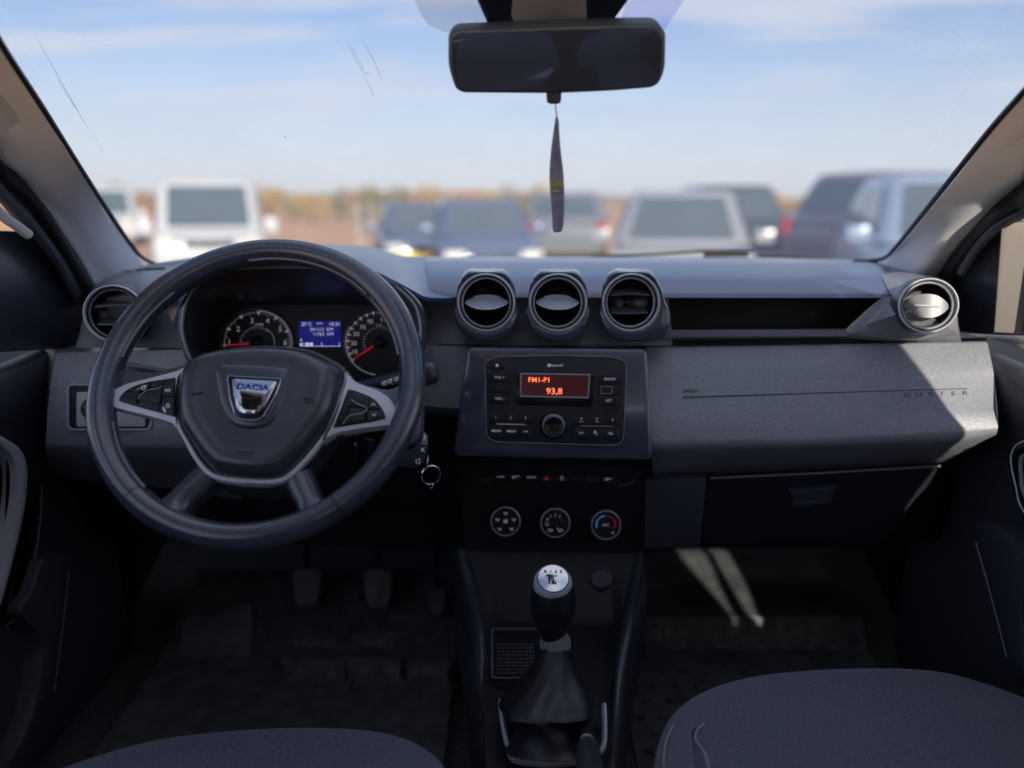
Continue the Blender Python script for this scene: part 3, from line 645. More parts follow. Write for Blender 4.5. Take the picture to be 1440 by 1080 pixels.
# glove box and lower passenger panels
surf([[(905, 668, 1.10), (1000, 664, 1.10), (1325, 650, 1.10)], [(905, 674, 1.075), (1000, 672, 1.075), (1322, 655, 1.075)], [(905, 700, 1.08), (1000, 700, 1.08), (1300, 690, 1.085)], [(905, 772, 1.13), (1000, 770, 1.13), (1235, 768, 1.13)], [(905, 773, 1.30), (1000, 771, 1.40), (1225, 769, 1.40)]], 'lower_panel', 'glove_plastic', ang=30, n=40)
surf([[(1322, 652, 1.10), (1345, 660, 1.12), (1330, 760, 1.18)], [(1322, 655, 1.077), (1300, 690, 1.085), (1235, 768, 1.13)]], 'lower_panel_side', 'soft_black', n=20)
PGB = Pl(1130, 715, 1.085, -8)
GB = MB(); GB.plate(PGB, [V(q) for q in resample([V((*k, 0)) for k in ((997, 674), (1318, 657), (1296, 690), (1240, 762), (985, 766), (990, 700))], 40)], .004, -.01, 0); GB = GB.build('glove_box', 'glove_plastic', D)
b = MB(); b.tube([at(998, 672.5, 1.068), at(1150, 665.5, 1.068), at(1322, 655.5, 1.068)], .0016, seg=6); b.build('lid_edge', 'dash_plastic', GB)
b = MB(); b.plate(PGB, rnd([(1108, 690), (1178, 684), (1172, 706), (1120, 712)], 6), .010, 0, .003); b.plate(PGB, rnd([(1116, 709), (1170, 704), (1170, 708), (1118, 714)], 2), .016, 0, .001); b.build('handle', 'smooth_plastic', GB)
b = MB(); b.plate(Pl(945, 720, 1.072, -6), rnd([(908, 676), (994, 672), (984, 768), (906, 772)], 3), .003, -.01, .001); b.build('side_trim', 'door_plastic', D)
# ================================================================== STEERING WHEEL
WC = V((-.2897, .8544, 1.2459)); wt = .6328
WN = V((0, -cos(wt), sin(wt))); WP = Pl(c=WC, n=WN)
W = thing('steering_wheel', 'black leather steering wheel with silver spoke trim and a shield badge on its hub', 'steering wheel', WC)
RM, RT_ = .176, .0162
def wa(px, py):   # angle of a pixel around the wheel
    d = WP.p(px, py)-WC; return math.atan2(d.dot(WP.v), d.dot(WP.u))
def rimring(a, rt=RT_, k=20, R=RM, sq=.92):
    e = WP.u*cos(a)+WP.v*sin(a); return [WC+e*(R+rt*sq*cos(2*pi*j/k))+WN*(rt*1.05*sin(2*pi*j/k)) for j in range(k)]
b = MB(); N = 160; rows = []; seams = [wa(238, 395), wa(527, 411), wa(186, 703), wa(485, 727)]
for i in range(N):
    a = 2*pi*i/N; g = 1+.07*math.exp(-((math.degrees(abs((a % (2*pi))-radians(200)))/9)**2))
    bump = 0
    for d0 in (42, 138): bump += .0014*math.exp(-((math.degrees(a)-d0)/14)**2)
    rows.append(rimring(a, RT_*g+bump*0.6))
b.grid(rows, cu=True, cv=True); b.build('rim', 'leather', W, ang=80)
for a in seams:
    b = MB(); b.grid([rimring(a-.004, RT_*1.003), rimring(a-.003, RT_*1.022), rimring(a+.003, RT_*1.022), rimring(a+.004, RT_*1.003)], cu=True); b.build('rim_seam', 'soft_black', W)
b = MB()
def stitches(a0, a1, st=.017):
    n = int(abs(a1-a0)/st)
    for i in range(n):
        a = a0+(a1-a0)*(i+.5)/n; ph = 2.72; R1 = RM+RT_*.92*1.03*cos(ph); w1 = RT_*1.08*sin(ph)
        q = [WC+(WP.u*cos(a+s*.0045)+WP.v*sin(a+s*.0045))*(R1+s*.0012)+WN*(w1+s*.001) for s in (-1, 1)]
        b.tube(q, .0008, seg=5)
for a_, c_ in ((wa(238, 395)+.03, wa(172, 505)), (wa(150, 600), wa(200, 700)-.02), (wa(527, 411)+.01, wa(350, 345)), (wa(527, 411)-.03, wa(570, 500))): b = MB(); stitches(a_, c_); b.build('stitching', 'stitch', W)
b = MB()
def groove(a0, a1, n=40):
    rows = []
    for i in range(n+1):
        a = a0+(a1-a0)*i/n; e = WP.u*cos(a)+WP.v*sin(a)
        rows.append([WC+e*(RM+RT_*.92*k*cos(ph))+WN*(RT_*1.05*k*sin(ph)) for ph, k in ((2.60, 1.0), (2.64, 1.012), (2.80, 1.012), (2.84, 1.0))])
    b.grid(rows)
for a_, c_ in ((wa(238, 395)+.01, wa(172, 505)), (wa(150, 600), wa(200, 700)), (wa(527, 411), wa(350, 345))): b = MB(); groove(a_, c_); b.build('grip_seam', 'soft_black', W)
# leather cheeks joining spokes and rim
def wplate(out, w1, w0, b_, name, m, parent=W, **k):
    b = MB(); b.plate(WP, [V(q) for q in out], w1, w0, b_); return b.build(name, m, parent, ang=40, **k)
wplate(catmull([V((*q, 0)) for q in [(140, 520), (165, 518), (182, 520.5), (215, 521.5), (245, 514.5), (262, 511), (268, 525), (262, 560), (252, 590), (228, 580), (196, 568), (172, 556), (158, 552), (138, 560)]], 4), -.003, -.022, .005, 'spoke_cheek', 'leather')
wplate(catmull([V((*q, 0)) for q in [(486, 521), (500, 534), (520, 541), (545, 546), (562, 540), (572, 535), (592, 540), (592, 610), (570, 625), (566, 600), (555, 592), (520, 600), (490, 607), (466, 612), (470, 580)]], 4), -.003, -.022, .005, 'spoke_cheek', 'leather')
# silver bezels
lb = [(145, 563), (150, 556), (161, 547), (177, 539), (214, 530), (248, 521), (266, 513), (259, 521), (252, 531), (249.5, 548), (248, 575), (251, 600), (247, 602), (243, 595), (222, 588.5), (198, 582), (170, 575.5), (152, 570)]
wplate(rnd(lb, 3, 3), .003, -.012, .002, 'spoke_trim', 'satin_silver')
rb = [(487, 523), (499, 536), (515, 543), (533, 549), (547, 558), (556, 572), (559, 586), (555, 594), (548, 597.5), (510, 602), (475, 608), (462, 614), (452, 622), (466, 596), (477, 565), (484, 540)]
wplate(rnd(rb, 3, 3), .003, -.012, .002, 'spoke_trim', 'satin_silver')
PADM = 'piano_black'
sp = wplate(rnd([(165.5, 563.5), (170, 555), (178, 547.5), (192, 541), (210, 536), (246.5, 530.5), (245.5, 560), (246, 586), (222, 579.5), (196, 572.5)], [4, 4, 4, 4, 4, 2, 2, 2, 4, 4], 3), .0045, -.01, .001, 'switch_pad', PADM)
def wbtn(out, par, w=.0068): return wplate(rnd(out, 2, 3), w, .003, .0012, 'button', 'button_black', par)
wbtn([(179, 549), (192, 543.5), (211, 538), (210, 544), (199, 549), (196, 552.5)], sp); wbtn([(212.5, 537.5), (230, 535), (228, 541), (222, 543.5), (212, 544)], sp)
wbtn([(232, 534.5), (244.5, 532.5), (244, 557), (228, 556), (228.5, 542)], sp); wbtn([(168, 562), (174, 554.5), (195, 554.5), (192, 560), (193, 569)], sp)
wbtn([(198, 554), (204, 548.5), (227, 543.5), (225.5, 562), (224, 568), (196.5, 560)], sp, .0078); wbtn([(195, 562), (223, 570), (223, 577), (197, 570)], sp); wbtn([(228, 559), (244, 559.5), (244, 583.5), (226, 578)], sp)
b = MB(); b.text('RES', WP, 235.8, 549, 4, .0072, sx=.9, bold=.02, rot=0); b.text('+', WP, 194, 547, 3.6, .0072, bold=.02)
glyph(b, WP, ell(201.5, 545, 3.4, 2.6, 12), .0072, .0005, True); glyph(b, WP, [(201, 545), (206, 541.5)], .0072, .0005)
glyph(b, WP, ell(236, 570.5, 2.2, 2.6, 12), .0072, .0005, True); glyph(b, WP, [(229.5, 573), (232.5, 579.5)], .0072, .0011); b.build('lettering', 'white_print', sp)
b = MB(); glyph(b, WP, [(194, 561), (197, 556), (204, 550), (214, 547), (221, 546.5), (228, 543)], .0080, .0007); b.build('button_edge', 'dark_silver', sp)
sp = wplate(rnd([(489, 547), (500, 549), (521, 557.5), (530, 564), (538, 575), (543, 588), (520, 593.5), (468, 601.5), (478, 577)], [2, 3, 4, 4, 4, 3, 3, 2, 3], 3), .0045, -.01, .001, 'switch_pad', PADM)
wbtn([(490, 549.5), (514, 557), (513.5, 573), (490, 571), (484, 590), (474, 598), (480, 577)], sp); wbtn([(492, 572.5), (512.5, 574.5), (513, 591), (480, 596), (488, 588)], sp)
wbtn([(516.5, 558.5), (527, 564.5), (534.5, 575), (516.5, 575.5)], sp); wbtn([(516.5, 577.5), (535.5, 577), (540.5, 587.5), (517, 592)], sp)
b = MB(); glyph(b, WP, [(522, 570.5), (525, 567), (528, 570.5)], .0072, .0006); glyph(b, WP, [(523, 581.5), (526, 585), (529, 581.5)], .0072, .0006); b.build('lettering', 'white_print', sp)
b = MB(); glyph(b, WP, [(494, 562), (503, 568), (513, 572), (516.5, 576), (510, 581), (490, 585), (482, 596)], .0074, .0008); b.build('button_edge', 'dark_silver', sp)
# hub: lower skirt, silver V, airbag cushion
hubo = [(262, 512), (290, 498.5), (331, 490.5), (375, 488), (429, 492.5), (463, 506), (486, 523), (483, 555), (472, 588), (452, 618), (436, 640), (412, 665), (398, 675.5), (372, 679.5), (335, 677), (305, 671), (290, 660), (275, 641), (262, 620), (250, 598), (246, 570), (249, 535)]
hs = catmull([V((*q, 0)) for q in hubo], 4)
cx_, cy_ = 366, 585
big = [V((cx_+(q.x-cx_)*1.02, cy_+(q.y-cy_)*1.035+ (4 if q.y > 600 else 0))) for q in hs]
b = MB(); b.plate(WP, big, -.004, -.05, .004); b.build('hub_skirt', 'smooth_plastic', W, ang=40)
b = MB()
Vp = catmull([V((*q, 0)) for q in [(249.5, 535), (246.5, 560), (250, 596), (262, 620), (275, 643), (289, 661), (304, 670), (325, 674.5), (350, 676), (378, 677), (396, 674.5), (410, 666), (424, 652), (437, 638), (453, 617), (466, 597), (477, 572), (484.5, 540), (487, 524)]], 5, False)
n = len(Vp); rows = []
for i, q in enumerate(Vp):
    t = i/(n-1); c = WP.p(q.x, q.y, .001); d = (WP.p(cx_, cy_, .001)-c).normalized(); wd = .0022*(.5+.9*math.exp(-((t-.5)/.5)**2))
    rows.append([c-d*wd-WN*.006, c-d*wd, c-d*wd*.5+WN*.0014, c+d*wd*.5+WN*.0014, c+d*wd, c+d*wd-WN*.006])
b.grid(rows); b.build('hub_trim', 'satin_silver', W, ang=60)
hin = [V((cx_+(q.x-cx_)*.965+(2 if q.x < 300 else 0), cy_+(q.y-cy_)*.975-1)) for q in hs]
b = MB()
base = [WP.p(q.x, q.y, 0) for q in hin]; cc = WP.p(362, 575, 0); rings = [[q-WN*.012 for q in base]]
prof = [(1, -.004), (.975, .003), (.945, .008), (.91, .0120), (.87, .0150), (.82, .0170), (.76, .0175), (.70, .0165), (.62, .0160), (.5, .0162), (.3, .0165), (.1, .0165)]
for k, h in prof: rings.append([cc+(q-cc)*k+WN*(h+.004) for q in base])
b.grid(rings, cu=True); b.fill(rings[-1]); AB = b.build('airbag_cover', 'leather_grip', W, ang=60)
# raised boss that carries the badge
b = MB(); bo = catmull([V((*q, 0)) for q in [(304, 515), (330, 512), (375, 514), (410, 520), (407, 545), (398, 575), (386, 597), (370, 606), (348, 607), (328, 600), (314, 580), (306, 550)]], 4)
base = [WP.p(q.x, q.y, .0165) for q in bo]; c9 = WP.p(358, 560, .0165)
b.grid([[q for q in base], [c9+(q-c9)*.93+WN*.0055 for q in base], [c9+(q-c9)*.86+WN*.0078 for q in base], [c9+(q-c9)*.7+WN*.0080 for q in base]], cu=True); b.fill([c9+(q-c9)*.7+WN*.0080 for q in base]); b.build('badge_boss', 'leather_grip', AB, ang=60)
w0 = .0250
so = rnd([(319, 527.5), (396, 532), (388, 555), (369.5, 587), (362, 591), (338, 590.5), (330, 586), (322, 560)], [4, 4, 3, 7, 6, 6, 7, 3], 4)
em = wplate(so, w0+.001, w0-.01, .001, 'badge', 'piano_black')
b = MB(); b.ringband(WP, so, .0011, w0+.0022, w0); b.build('badge_rim', 'chrome', em)
sh = rnd([(326.8, 532.5), (390, 536.5), (383, 550), (371.5, 573), (362, 581.5), (340, 581.5), (333.5, 576.5), (329, 557)], [2, 2, 2, 5, 4, 4, 4, 2], 4)
ho = rnd([(338.8, 558.5), (367.8, 560.5), (361.5, 574.5), (357, 576.2), (343, 576), (339.8, 572)], [1, 1, 3, 2, 3, 2], 4)
A_, B_ = [WP.p(q.x, q.y, w0+.0030) for q in resample([V((*q, 0)) for q in sh]+[V((*sh[0], 0))], 61)[:-1]], [WP.p(q.x, q.y, w0+.0030) for q in resample([V((*q, 0)) for q in ho]+[V((*ho[0], 0))], 61)[:-1]]
c9 = WP.p(354, 562, w0+.003)
def angsort(L):
    k = max(range(len(L)), key=lambda i: (L[i]-c9).dot(WP.v)-(L[i]-c9).dot(WP.u)); return L[k:]+L[:k]
A_, B_ = angsort(A_), angsort(B_); mid = [a.lerp(d, .5)+WN*.0016 for a, d in zip(A_, B_)]
b = MB(); b.grid([[q-WN*.003 for q in A_], A_, [a.lerp(d, .12)+WN*.0008 for a, d in zip(A_, B_)], mid, B_, [q-WN*.003 for q in B_]], cu=True); b.build('badge_shield', 'chrome', em, ang=25)
b = MB(); b.text('DACIA', WP, 355.2, 544.3, 8.2, w0+.0052, sx=1.25, bold=.018, rot=-3.2, th=.0005); b.build('lettering', 'blue_print', em)
b = MB()
glyph(b, WP, [(268.5, 551), (273, 553.5), (280, 553), (284, 550.5)], .0214, .0007); glyph(b, WP, [(270, 555.5), (275, 554)], .0214, .0006)
b.build('horn_symbol', 'soft_black', AB); b = MB(); glyph(b, WP, [(427, 559), (443, 563)], .0214, .0006); glyph(b, WP, [(427, 559), (429, 565), (442, 567), (443, 563)], .0214, .0006)
b.build('horn_symbol', 'soft_black', AB); b = MB(); b.text('AIRBAG', WP, 345, 641, 5, .0214, sx=1.0, rot=-1); b.tube([WP.p(x, y, .0212) for x, y in ((331, 635), (358, 636))], .0004, seg=4); b.build('embossed_mark', 'soft_black', AB)
# lower spokes
def spoke(e1, e2, w_a=-.006, w_b=.004):
    n = len(e1); b = MB(); rows = []
    for i, (p, q) in enumerate(zip(e1, e2)):
        t = i/(n-1); w = w_a+(w_b-w_a)*t; A, B = WP.p(*p, w), WP.p(*q, w); m = A.lerp(B, .5)
        rows.append([A-WN*.022, A-WN*.004, A.lerp(B, .08)+WN*.002, A.lerp(B, .3)+WN*.006, m+WN*.0065, A.lerp(B, .7)+WN*.005, A.lerp(B, .92)+WN*.001, B-WN*.004, B-WN*.022])
    b.grid(rows, cu=True); b.build('lower_spoke', 'leather', W, ang=50)
spoke([(284, 648), (268, 662), (250, 681), (236, 694), (222, 702), (205, 708), (196, 722)], [(306, 676), (288, 692), (270, 707), (262, 716), (266, 730), (290, 741), (300, 752)])
spoke([(398, 680), (406, 695), (415, 710), (419, 722), (408, 734), (385, 742), (372, 752)], [(436, 658), (443, 675), (449, 692), (455, 704), (464, 710), (478, 708), (492, 722)])
# ---- column with stalks
K = thing('steering_column', 'black steering column shroud with control stalks behind the wheel', 'steering column', at(362, 600, .97))
b = MB(); CP = Pl(365, 590, .93, 30)
b.grid([[CP.L((x)*.075, y*.062, -.02) for x, y in [(cos(a)*1.0, sin(a)) for a in [2*pi*i/28 for i in range(28)]]], [CP.L(x*.085, y*.08, -.10) for x, y in [(cos(a), sin(a)) for a in [2*pi*i/28 for i in range(28)]]], [CP.L(x*.09, y*.09-.02, -.20) for x, y in [(cos(a), sin(a)) for a in [2*pi*i/28 for i in range(28)]]]], cu=True)
b.fill([CP.L(cos(2*pi*i/28)*.075, sin(2*pi*i/28)*.062, -.02) for i in range(28)]); b.build('shroud', 'soft_black', K, ang=60)
b = MB(); A, B = at(500, 548, .93), at(612, 524, .915); d = (B-A).normalized()
b.tube([A, A.lerp(B, .5), A.lerp(B, .80)], [.009, .011, .0135], seg=16); b.tube([A.lerp(B, .80), A.lerp(B, .83), A.lerp(B, .97), B, B+d*.003], [.0115, .0145, .0135, .0125, .009], seg=20); st = b.build('wiper_stalk', 'smooth_plastic', K, ang=40)
b = MB(); S9 = Pl(546, 536, .912, 20)
for i, (x, y) in enumerate(((540, 539), (548, 536), (557, 533))): b.tube([S9.p(q.x, q.y, .004) for q in ell(x, y, 3, 2.6, 10)], .0004, True, seg=4); glyph(b, S9, [(x-1, y+1), (x+3, y-4)], .004, .0005)
b.build('stalk_symbols', 'white_print', K)
b = MB(); b.plate(S9, [V(q) for q in ((534, 545), (534, 534), (560, 527), (562, 540))], .0035, -.015, .002); b.build('stalk_collar', 'smooth_plastic', K)
b = MB(); A, B = at(240, 530, .93), at(170, 520, .93); b.tube([A, B], [.009, .011], seg=14); b.build('light_stalk', 'smooth_plastic', K)
# audio remote poking out behind the rim
SP = Pl(592, 632, .90, 5, 18); b = MB(); b.plate(SP, rnd([(560, 604), (594, 604), (603, 612), (603.5, 628), (600, 645), (590, 658), (575, 660), (555, 655)], [4, 4, 6, 6, 8, 6, 6, 4]), 0, -.02, .003); rc = b.build('audio_remote', 'smooth_plastic', K)
b = MB(); b.plate(SP, rnd([(586, 606), (593, 606), (600.5, 613), (601.5, 626), (587, 625)], 3), .0016, 0, .0008); b.build('remote_button', 'dark_silver', rc)
b = MB(); glyph(b, SP, [(592, 613.5), (592, 617), (597, 619), (597, 611.5)], .0022, .0005, True); glyph(b, SP, [(592, 630), (597, 635)], .0012, .0005); glyph(b, SP, [(597, 629), (592, 635)], .0012, .0005); glyph(b, SP, [(585, 647), (585, 650.5), (590, 652.5), (590, 644.5)], .0012, .0005, True); b.text('-', SP, 594, 649, 3, .0012); b.text('+', SP, 600, 616, 3, .0022); b.build('symbols', 'white_print', rc)
b = MB(); b.tube([at(500, 625, .93), at(494, 650, .95), at(486, 675, .97)], [.004, .009, .003], seg=8, flat=.4); b.tube([at(520, 618, .95), at(517, 640, .96), at(514, 660, .97)], [.006, .006, .004], seg=8, flat=.4); b.build('shroud_trim', 'smooth_plastic', K)
# ignition key hanging on a ring
KY = thing('key_ring', 'thin steel split key ring hanging beside the steering wheel rim', 'key ring', at(606, 684, .89))
b = MB(); kp = Pl(606, 668, .89, 0, 20); s = kp.sc(606, 668)
b.tube([kp.L(cos(2*pi*i/40)*13.6*s, sin(2*pi*i/40)*14*s) for i in range(40)], .0009, True, 8); b.tube([kp.L(cos(2*pi*i/40)*13.2*s, sin(2*pi*i/40)*13.6*s, .0016) for i in range(40)], .0007, True, 8); b.build('ring', 'chrome', KY)
b = MB(); b.tube([kp.p(607, 679, .001), kp.p(609, 683, .003), kp.p(607.5, 687, .002), kp.p(605, 684, 0)], .0011, seg=6); b.build('ring_clasp', 'chrome', KY)
b = MB(); b.tube([kp.p(602, 640, -.004), kp.p(601.5, 648, 0), kp.p(600, 656, .001), kp.p(600, 661, 0)], [.001, .0022, .0018, .001], seg=8, flat=.6); b.build('key_link', 'chrome_dull', KY)
# ================================================================== MIRROR + FRESHENER
MP = Pl(782, 84, .87, -21, -1.5)
RMi = thing('rear_view_mirror', 'wide rear view mirror in a black frame at the top of the windscreen', 'mirror', MP.c)
mo = rnd([(630, 48), (640, 41), (700, 38.5), (850, 33), (925, 32.5), (937, 46), (936, 100), (925, 124), (860, 129.5), (780, 133), (650, 132), (640, 126), (629.5, 95)], [10, 10, 20, 20, 14, 14, 24, 20, 20, 20, 16, 12, 24], 5)
b = MB(); b.plate(MP, mo, .004, -.03, .006); b.build('housing', 'mirror_frame', RMi, ang=50)
cm = V((783, 83)); mi_ = [V((cm.x+(q[0]-cm.x)*.966, cm.y+(q[1]-cm.y)*.905)) for q in mo]
b = MB(); b.plate(MP, mi_, .0052, .002, .0006); b.build('mirror_glass', 'mirror_glass', RMi)
b = MB(); b.plate(MP, rnd([(768, 130), (790, 130), (789, 145), (784, 147.5), (774, 147.5), (769, 145)], 3), .002, -.014, .003); b.build('dimmer_lever', 'mirror_frame', RMi)
SCV = thing('sensor_cover', 'beige plastic sensor cover above the mirror against the windscreen', 'sensor cover', at(773, 10, .86))
b = MB(); P9 = Pl(773, 10, .91, -52); rows = []
for y, dx, w in ((-420, 6, .02), (-200, 6, .02), (-60, 6, .02), (-10, 0, .018), (20, -1, .012), (36, -4, .004), (44, -12, -.004)):
    xs = [700-2, 706, 722, 745, 773, 800, 824, 838, 843]; hs_ = [-.03, -.006, .004, .008, .009, .008, .004, -.006, -.03]
    rows.append([P9.p(773+(x-773)*(1+(0 if y < 20 else -.0))-(0), y, w+h) for x, h in zip(xs, hs_)])
b.grid(rows); b.build('cover', 'beige_cover', SCV, ang=60)
b = MB(); b.tube([at(782, 60, .895), at(780, 44, .91), at(779, 34, .93)], [.012, .010, .012], seg=14); b.build('mirror_stem', 'mirror_frame', RMi)
AF = thing('air_freshener', 'thin purple card air freshener hanging below the mirror seen edge on', 'air freshener', at(783, 325, .87))
FP_ = Pl(783, 245, .87, 0, 0)
b = MB(); fo = [(784, 164), (786, 172), (786.5, 185), (789, 215), (792, 240), (793.5, 265), (793.5, 300), (791.5, 320), (788, 326), (779, 326), (777, 318), (775.5, 290), (773, 262), (773, 235), (775.5, 205), (779, 180), (781, 166)]
fo = catmull([V((*q, 0)) for q in fo], 3); b.grid([[FP_.p(783+(q.x-783)*k, q.y, w) for q in fo] for k, w in ((.4, .004), (.92, .002), (1, 0), (.9, -.03), (.4, -.034))], cu=True); b.fill([FP_.p(783+(q.x-783)*.4, q.y, .004) for q in fo]); b.build('card', 'freshener_card', AF, ang=50)
b = MB()
for i in range(6): x = 774.5+i*3.1; glyph(b, FP_, [(x, 252), (x+1.6, 254+i % 2*3), (x, 258), (x+1.4, 262.5)], .0047, .0009)
b.plate(FP_, rect(777.5, 267.4, 787, 270), .0047, .003); b.build('printed_band', 'freshener_yellow', AF)
b = MB(); glyph(b, FP_, [(782, 198), (779, 203), (778, 210)], .0046, .0004); glyph(b, FP_, [(779, 214), (777.5, 221), (781, 228)], .0046, .0003); glyph(b, FP_, [(784, 226), (781.5, 231), (785, 237), (786, 241)], .0046, .0004); glyph(b, FP_, [(783, 246), (785, 249)], .0046, .0005)
glyph(b, FP_, [(790, 275), (790.5, 300), (788, 318), (784, 322)], .0044, .0004); b.build('printed_lines', 'freshener_white', AF)
b = MB(); b.tube([at(781, 147, .87), at(782, 158, .87), at(783.5, 166, .87)], .0007, seg=5); b.build('string', 'freshener_white', AF)
# ================================================================== WINDSCREEN
WS = thing('windscreen', 'large front windscreen with scratches and a dark printed border', 'windscreen', (0, 1.45, 1.28))
Lb, Rb = at(228, 378, 1.46), at(1238, 374, 1.46); Lt, Rt = at(-40, -10, .83), at(1500, 40, .83)
# continue up the pillars to the header
def wsp(u, v):   # u 0..1 left-right, v 0..1 bottom-top : curved glass
    bl = at(205, 374, 1.40).lerp(at(1246, 371, 1.40), u); tl = V((-.56, .25, 1.90)).lerp(V((.56, .25, 1.90)), u)
    q = bl.lerp(tl, v); bow = .13*(1-(2*u-1)**2); return q+V((0, bow*(1-.35*v), bow*.22*(1-v)-.012*0))
b = MB(); b.grid([[wsp(i/24, j/14) for i in range(25)] for j in range(15)]); b.build('glass', 'windscreen_glass', WS, ang=90, keep=True)
def onws(px, py):    # where a ray meets the glass (for scratches and print)
    d = ray(px, py); lo, hi = .4, 2.2
    bu, bv, bd = .5, .5, 9
    u, v = .5, .5
    for it in range(60):
        q = wsp(u, v); t = (q-CAM).dot(d)/d.dot(d); p = CAM+d*t; e = p-q
        du = (wsp(u+.001, v)-q)/.001; dv = (wsp(u, v+.001)-q)/.001
        a, bb, c = du.dot(du), du.dot(dv), dv.dot(dv); r1, r2 = e.dot(du), e.dot(dv); det = a*c-bb*bb
        u += .7*(r1*c-r2*bb)/det; v += .7*(a*r2-bb*r1)/det
    return wsp(u, v)-d.normalized()*.003
b = MB()
for L in ([(50, 50), (90, 122), (120, 175), (128, 185)], [(80, 110), (108, 155)], [(134, 195), (137, 199)], [(141, 207), (144, 213)], [(488, 62), (500, 82), (511, 103)], [(492, 62), (508, 90), (512, 102)], [(511, 102), (520, 104)], [(513, 108), (526, 135)], [(510, 55), (525, 84), (538, 113)], [(482, 66), (485, 69)]):
    pts = [onws(*q) for q in L]; b = MB(); b.tube(resample(pts, 8), [.00006]+[.0002]*6+[.00006], seg=4); b.build('scratch', 'grey_print', WS)
b = MB(); b.ball(onws(401, 192), .0009, 8); b.build('glass_chip', 'grey_print', WS)
# printed black triangles by the mirror and bluish dotted zones
b = MB()
for tri in ([(620, -420), (720, -420), (722, 60), (700, 60), (688, 38), (672, 2)], [(826, -420), (960, -420), (882, 2), (858, 34), (840, 60), (824, 60)]):
    b.fill([onws(*q) for q in tri])
b.build('frit_print', 'frit', WS)
b = MB()
for k in range(0, 46):
    y = -6+k*1.15
    for x in range(0, 60):
        px = 582+x*1.75+(k % 2)*.9
        lim = 582+max(0, y)*.55+ (max(0, y-30)**1.6)*.25
        if px > lim and px < 672+y*.5+4 and y < 45: b.v.append((px, y))
pts = b.v; b = MB()
A0, A1, A2 = onws(582, -6), onws(700, -6), onws(582, 50); A3 = onws(700, 50)
for px, y in pts:
    u, v = (px-582)/118, (y+6)/56; q = A0.lerp(A1, u).lerp(A2.lerp(A3, u), v); e1 = (A1-A0).normalized()*.00036; e2 = (A2-A0).normalized()*.00036
    b.add([q-e1-e2, q+e1-e2, q+e1+e2, q-e1+e2], [(0, 1, 2, 3)])
mat('dot_blue', (.20, .22, .62), .6); b.build('dotted_print', 'dot_blue', WS)
b = MB(); b.grid([resample([onws(882, 0), onws(870, 34)], 6), resample([onws(966, -6), onws(935, 42)], 6)]); b.build('tint_print', 'dot_print', WS, keep=True)
# seals down both sides
def seal(P, r, name='seal'):
    b = MB(); b.tube(catmull([at(*q) for q in P], 5, False), r, seg=6); b.build(name, 'rubber', WS)
seal([(-100, -150, .60), (-40, -18, .80), (1, 61, .83), (60, 152, .93), (110, 232, 1.05), (150, 294, 1.18), (180, 338, 1.28), (200, 362, 1.34), (228, 374, 1.40), (260, 377, 1.42)], .0035)
seal([(1570, -60, .62), (1500, 62, .80), (1438, 131, .84), (1393, 182, .90), (1340, 248, .99), (1296, 303, 1.12), (1262, 345, 1.26), (1245, 362, 1.34), (1225, 366.5, 1.40), (1200, 366, 1.42)], .0035)
# ================================================================== PILLARS
def pillar(side, L, label):
    """L: lines from the windscreen edge to the rubber, each a list of (px,py,Y)"""
    pts = [catmull([V((side*(.575, .66, .70, .73)[i], .22, 1.905-.02*i)), V((side*(.572, .652, .685, .71)[i], .48, (at(*l[0]).z*.45+1.905*.55)))]+[at(*q) for q in l], 6, False) for i, l in enumerate(L)]; pts = [resample(p, 64) for p in pts]
    t = thing('windscreen_pillar', label, 'pillar', at(*L[1][-1]))
    sx = side
    b = MB(); g = [[q+V((sx*.01, .02, 0)) for q in pts[0]], pts[0]]
    a, c, d = pts[0], pts[1], pts[2]
    g += [[p.lerp(q, .15)+V((-sx*.004, -.003, 0)) for p, q in zip(a, c)], [p.lerp(q, .5)+V((-sx*.010, -.006, 0)) for p, q in zip(a, c)], [p.lerp(q, .85)+V((-sx*.008, -.004, 0)) for p, q in zip(a, c)], c, [p.lerp(q, .3)+V((-sx*.001, 0, 0)) for p, q in zip(c, d)], [p.lerp(q, .8) for p, q in zip(c, d)], d, [q+V((sx*.012, .0, 0)) for q in d]]
    b.grid(g); b.build('trim', 'pillar_fabric', t, ang=75)
    o0, o3 = pts[0], pts[3]; b = MB(); b.grid([[q+V((sx*.01, .02, 0)) for q in o0], [q+V((sx*.04, .06, .01)) for q in o0], [q+V((sx*.06, .09, .01)) for q in pts[1]], [q+V((sx*.07, .08, .01)) for q in pts[2]], [q+V((sx*.075, .05, .01)) for q in o3], [q+V((sx*.022, .008, 0)) for q in o3]]); b.build('outer_skin', 'shell_dark', t, ang=75)
    # rubber door seal
    e, f = pts[2], pts[3]; b = MB()
    b.grid([[q+V((sx*.004, .012, 0)) for q in e], [q+V((0, -.004, 0)) for q in e], [p.lerp(q, .3)+V((-sx*.006, -.006, 0)) for p, q in zip(e, f)], [p.lerp(q, .7)+V((-sx*.006, -.006, 0)) for p, q in zip(e, f)], [q+V((0, -.003, 0)) for q in f], [q+V((sx*.02, .01, 0)) for q in f]]); b.build('rubber_seal', 'rubber', t, ang=75)
    return t
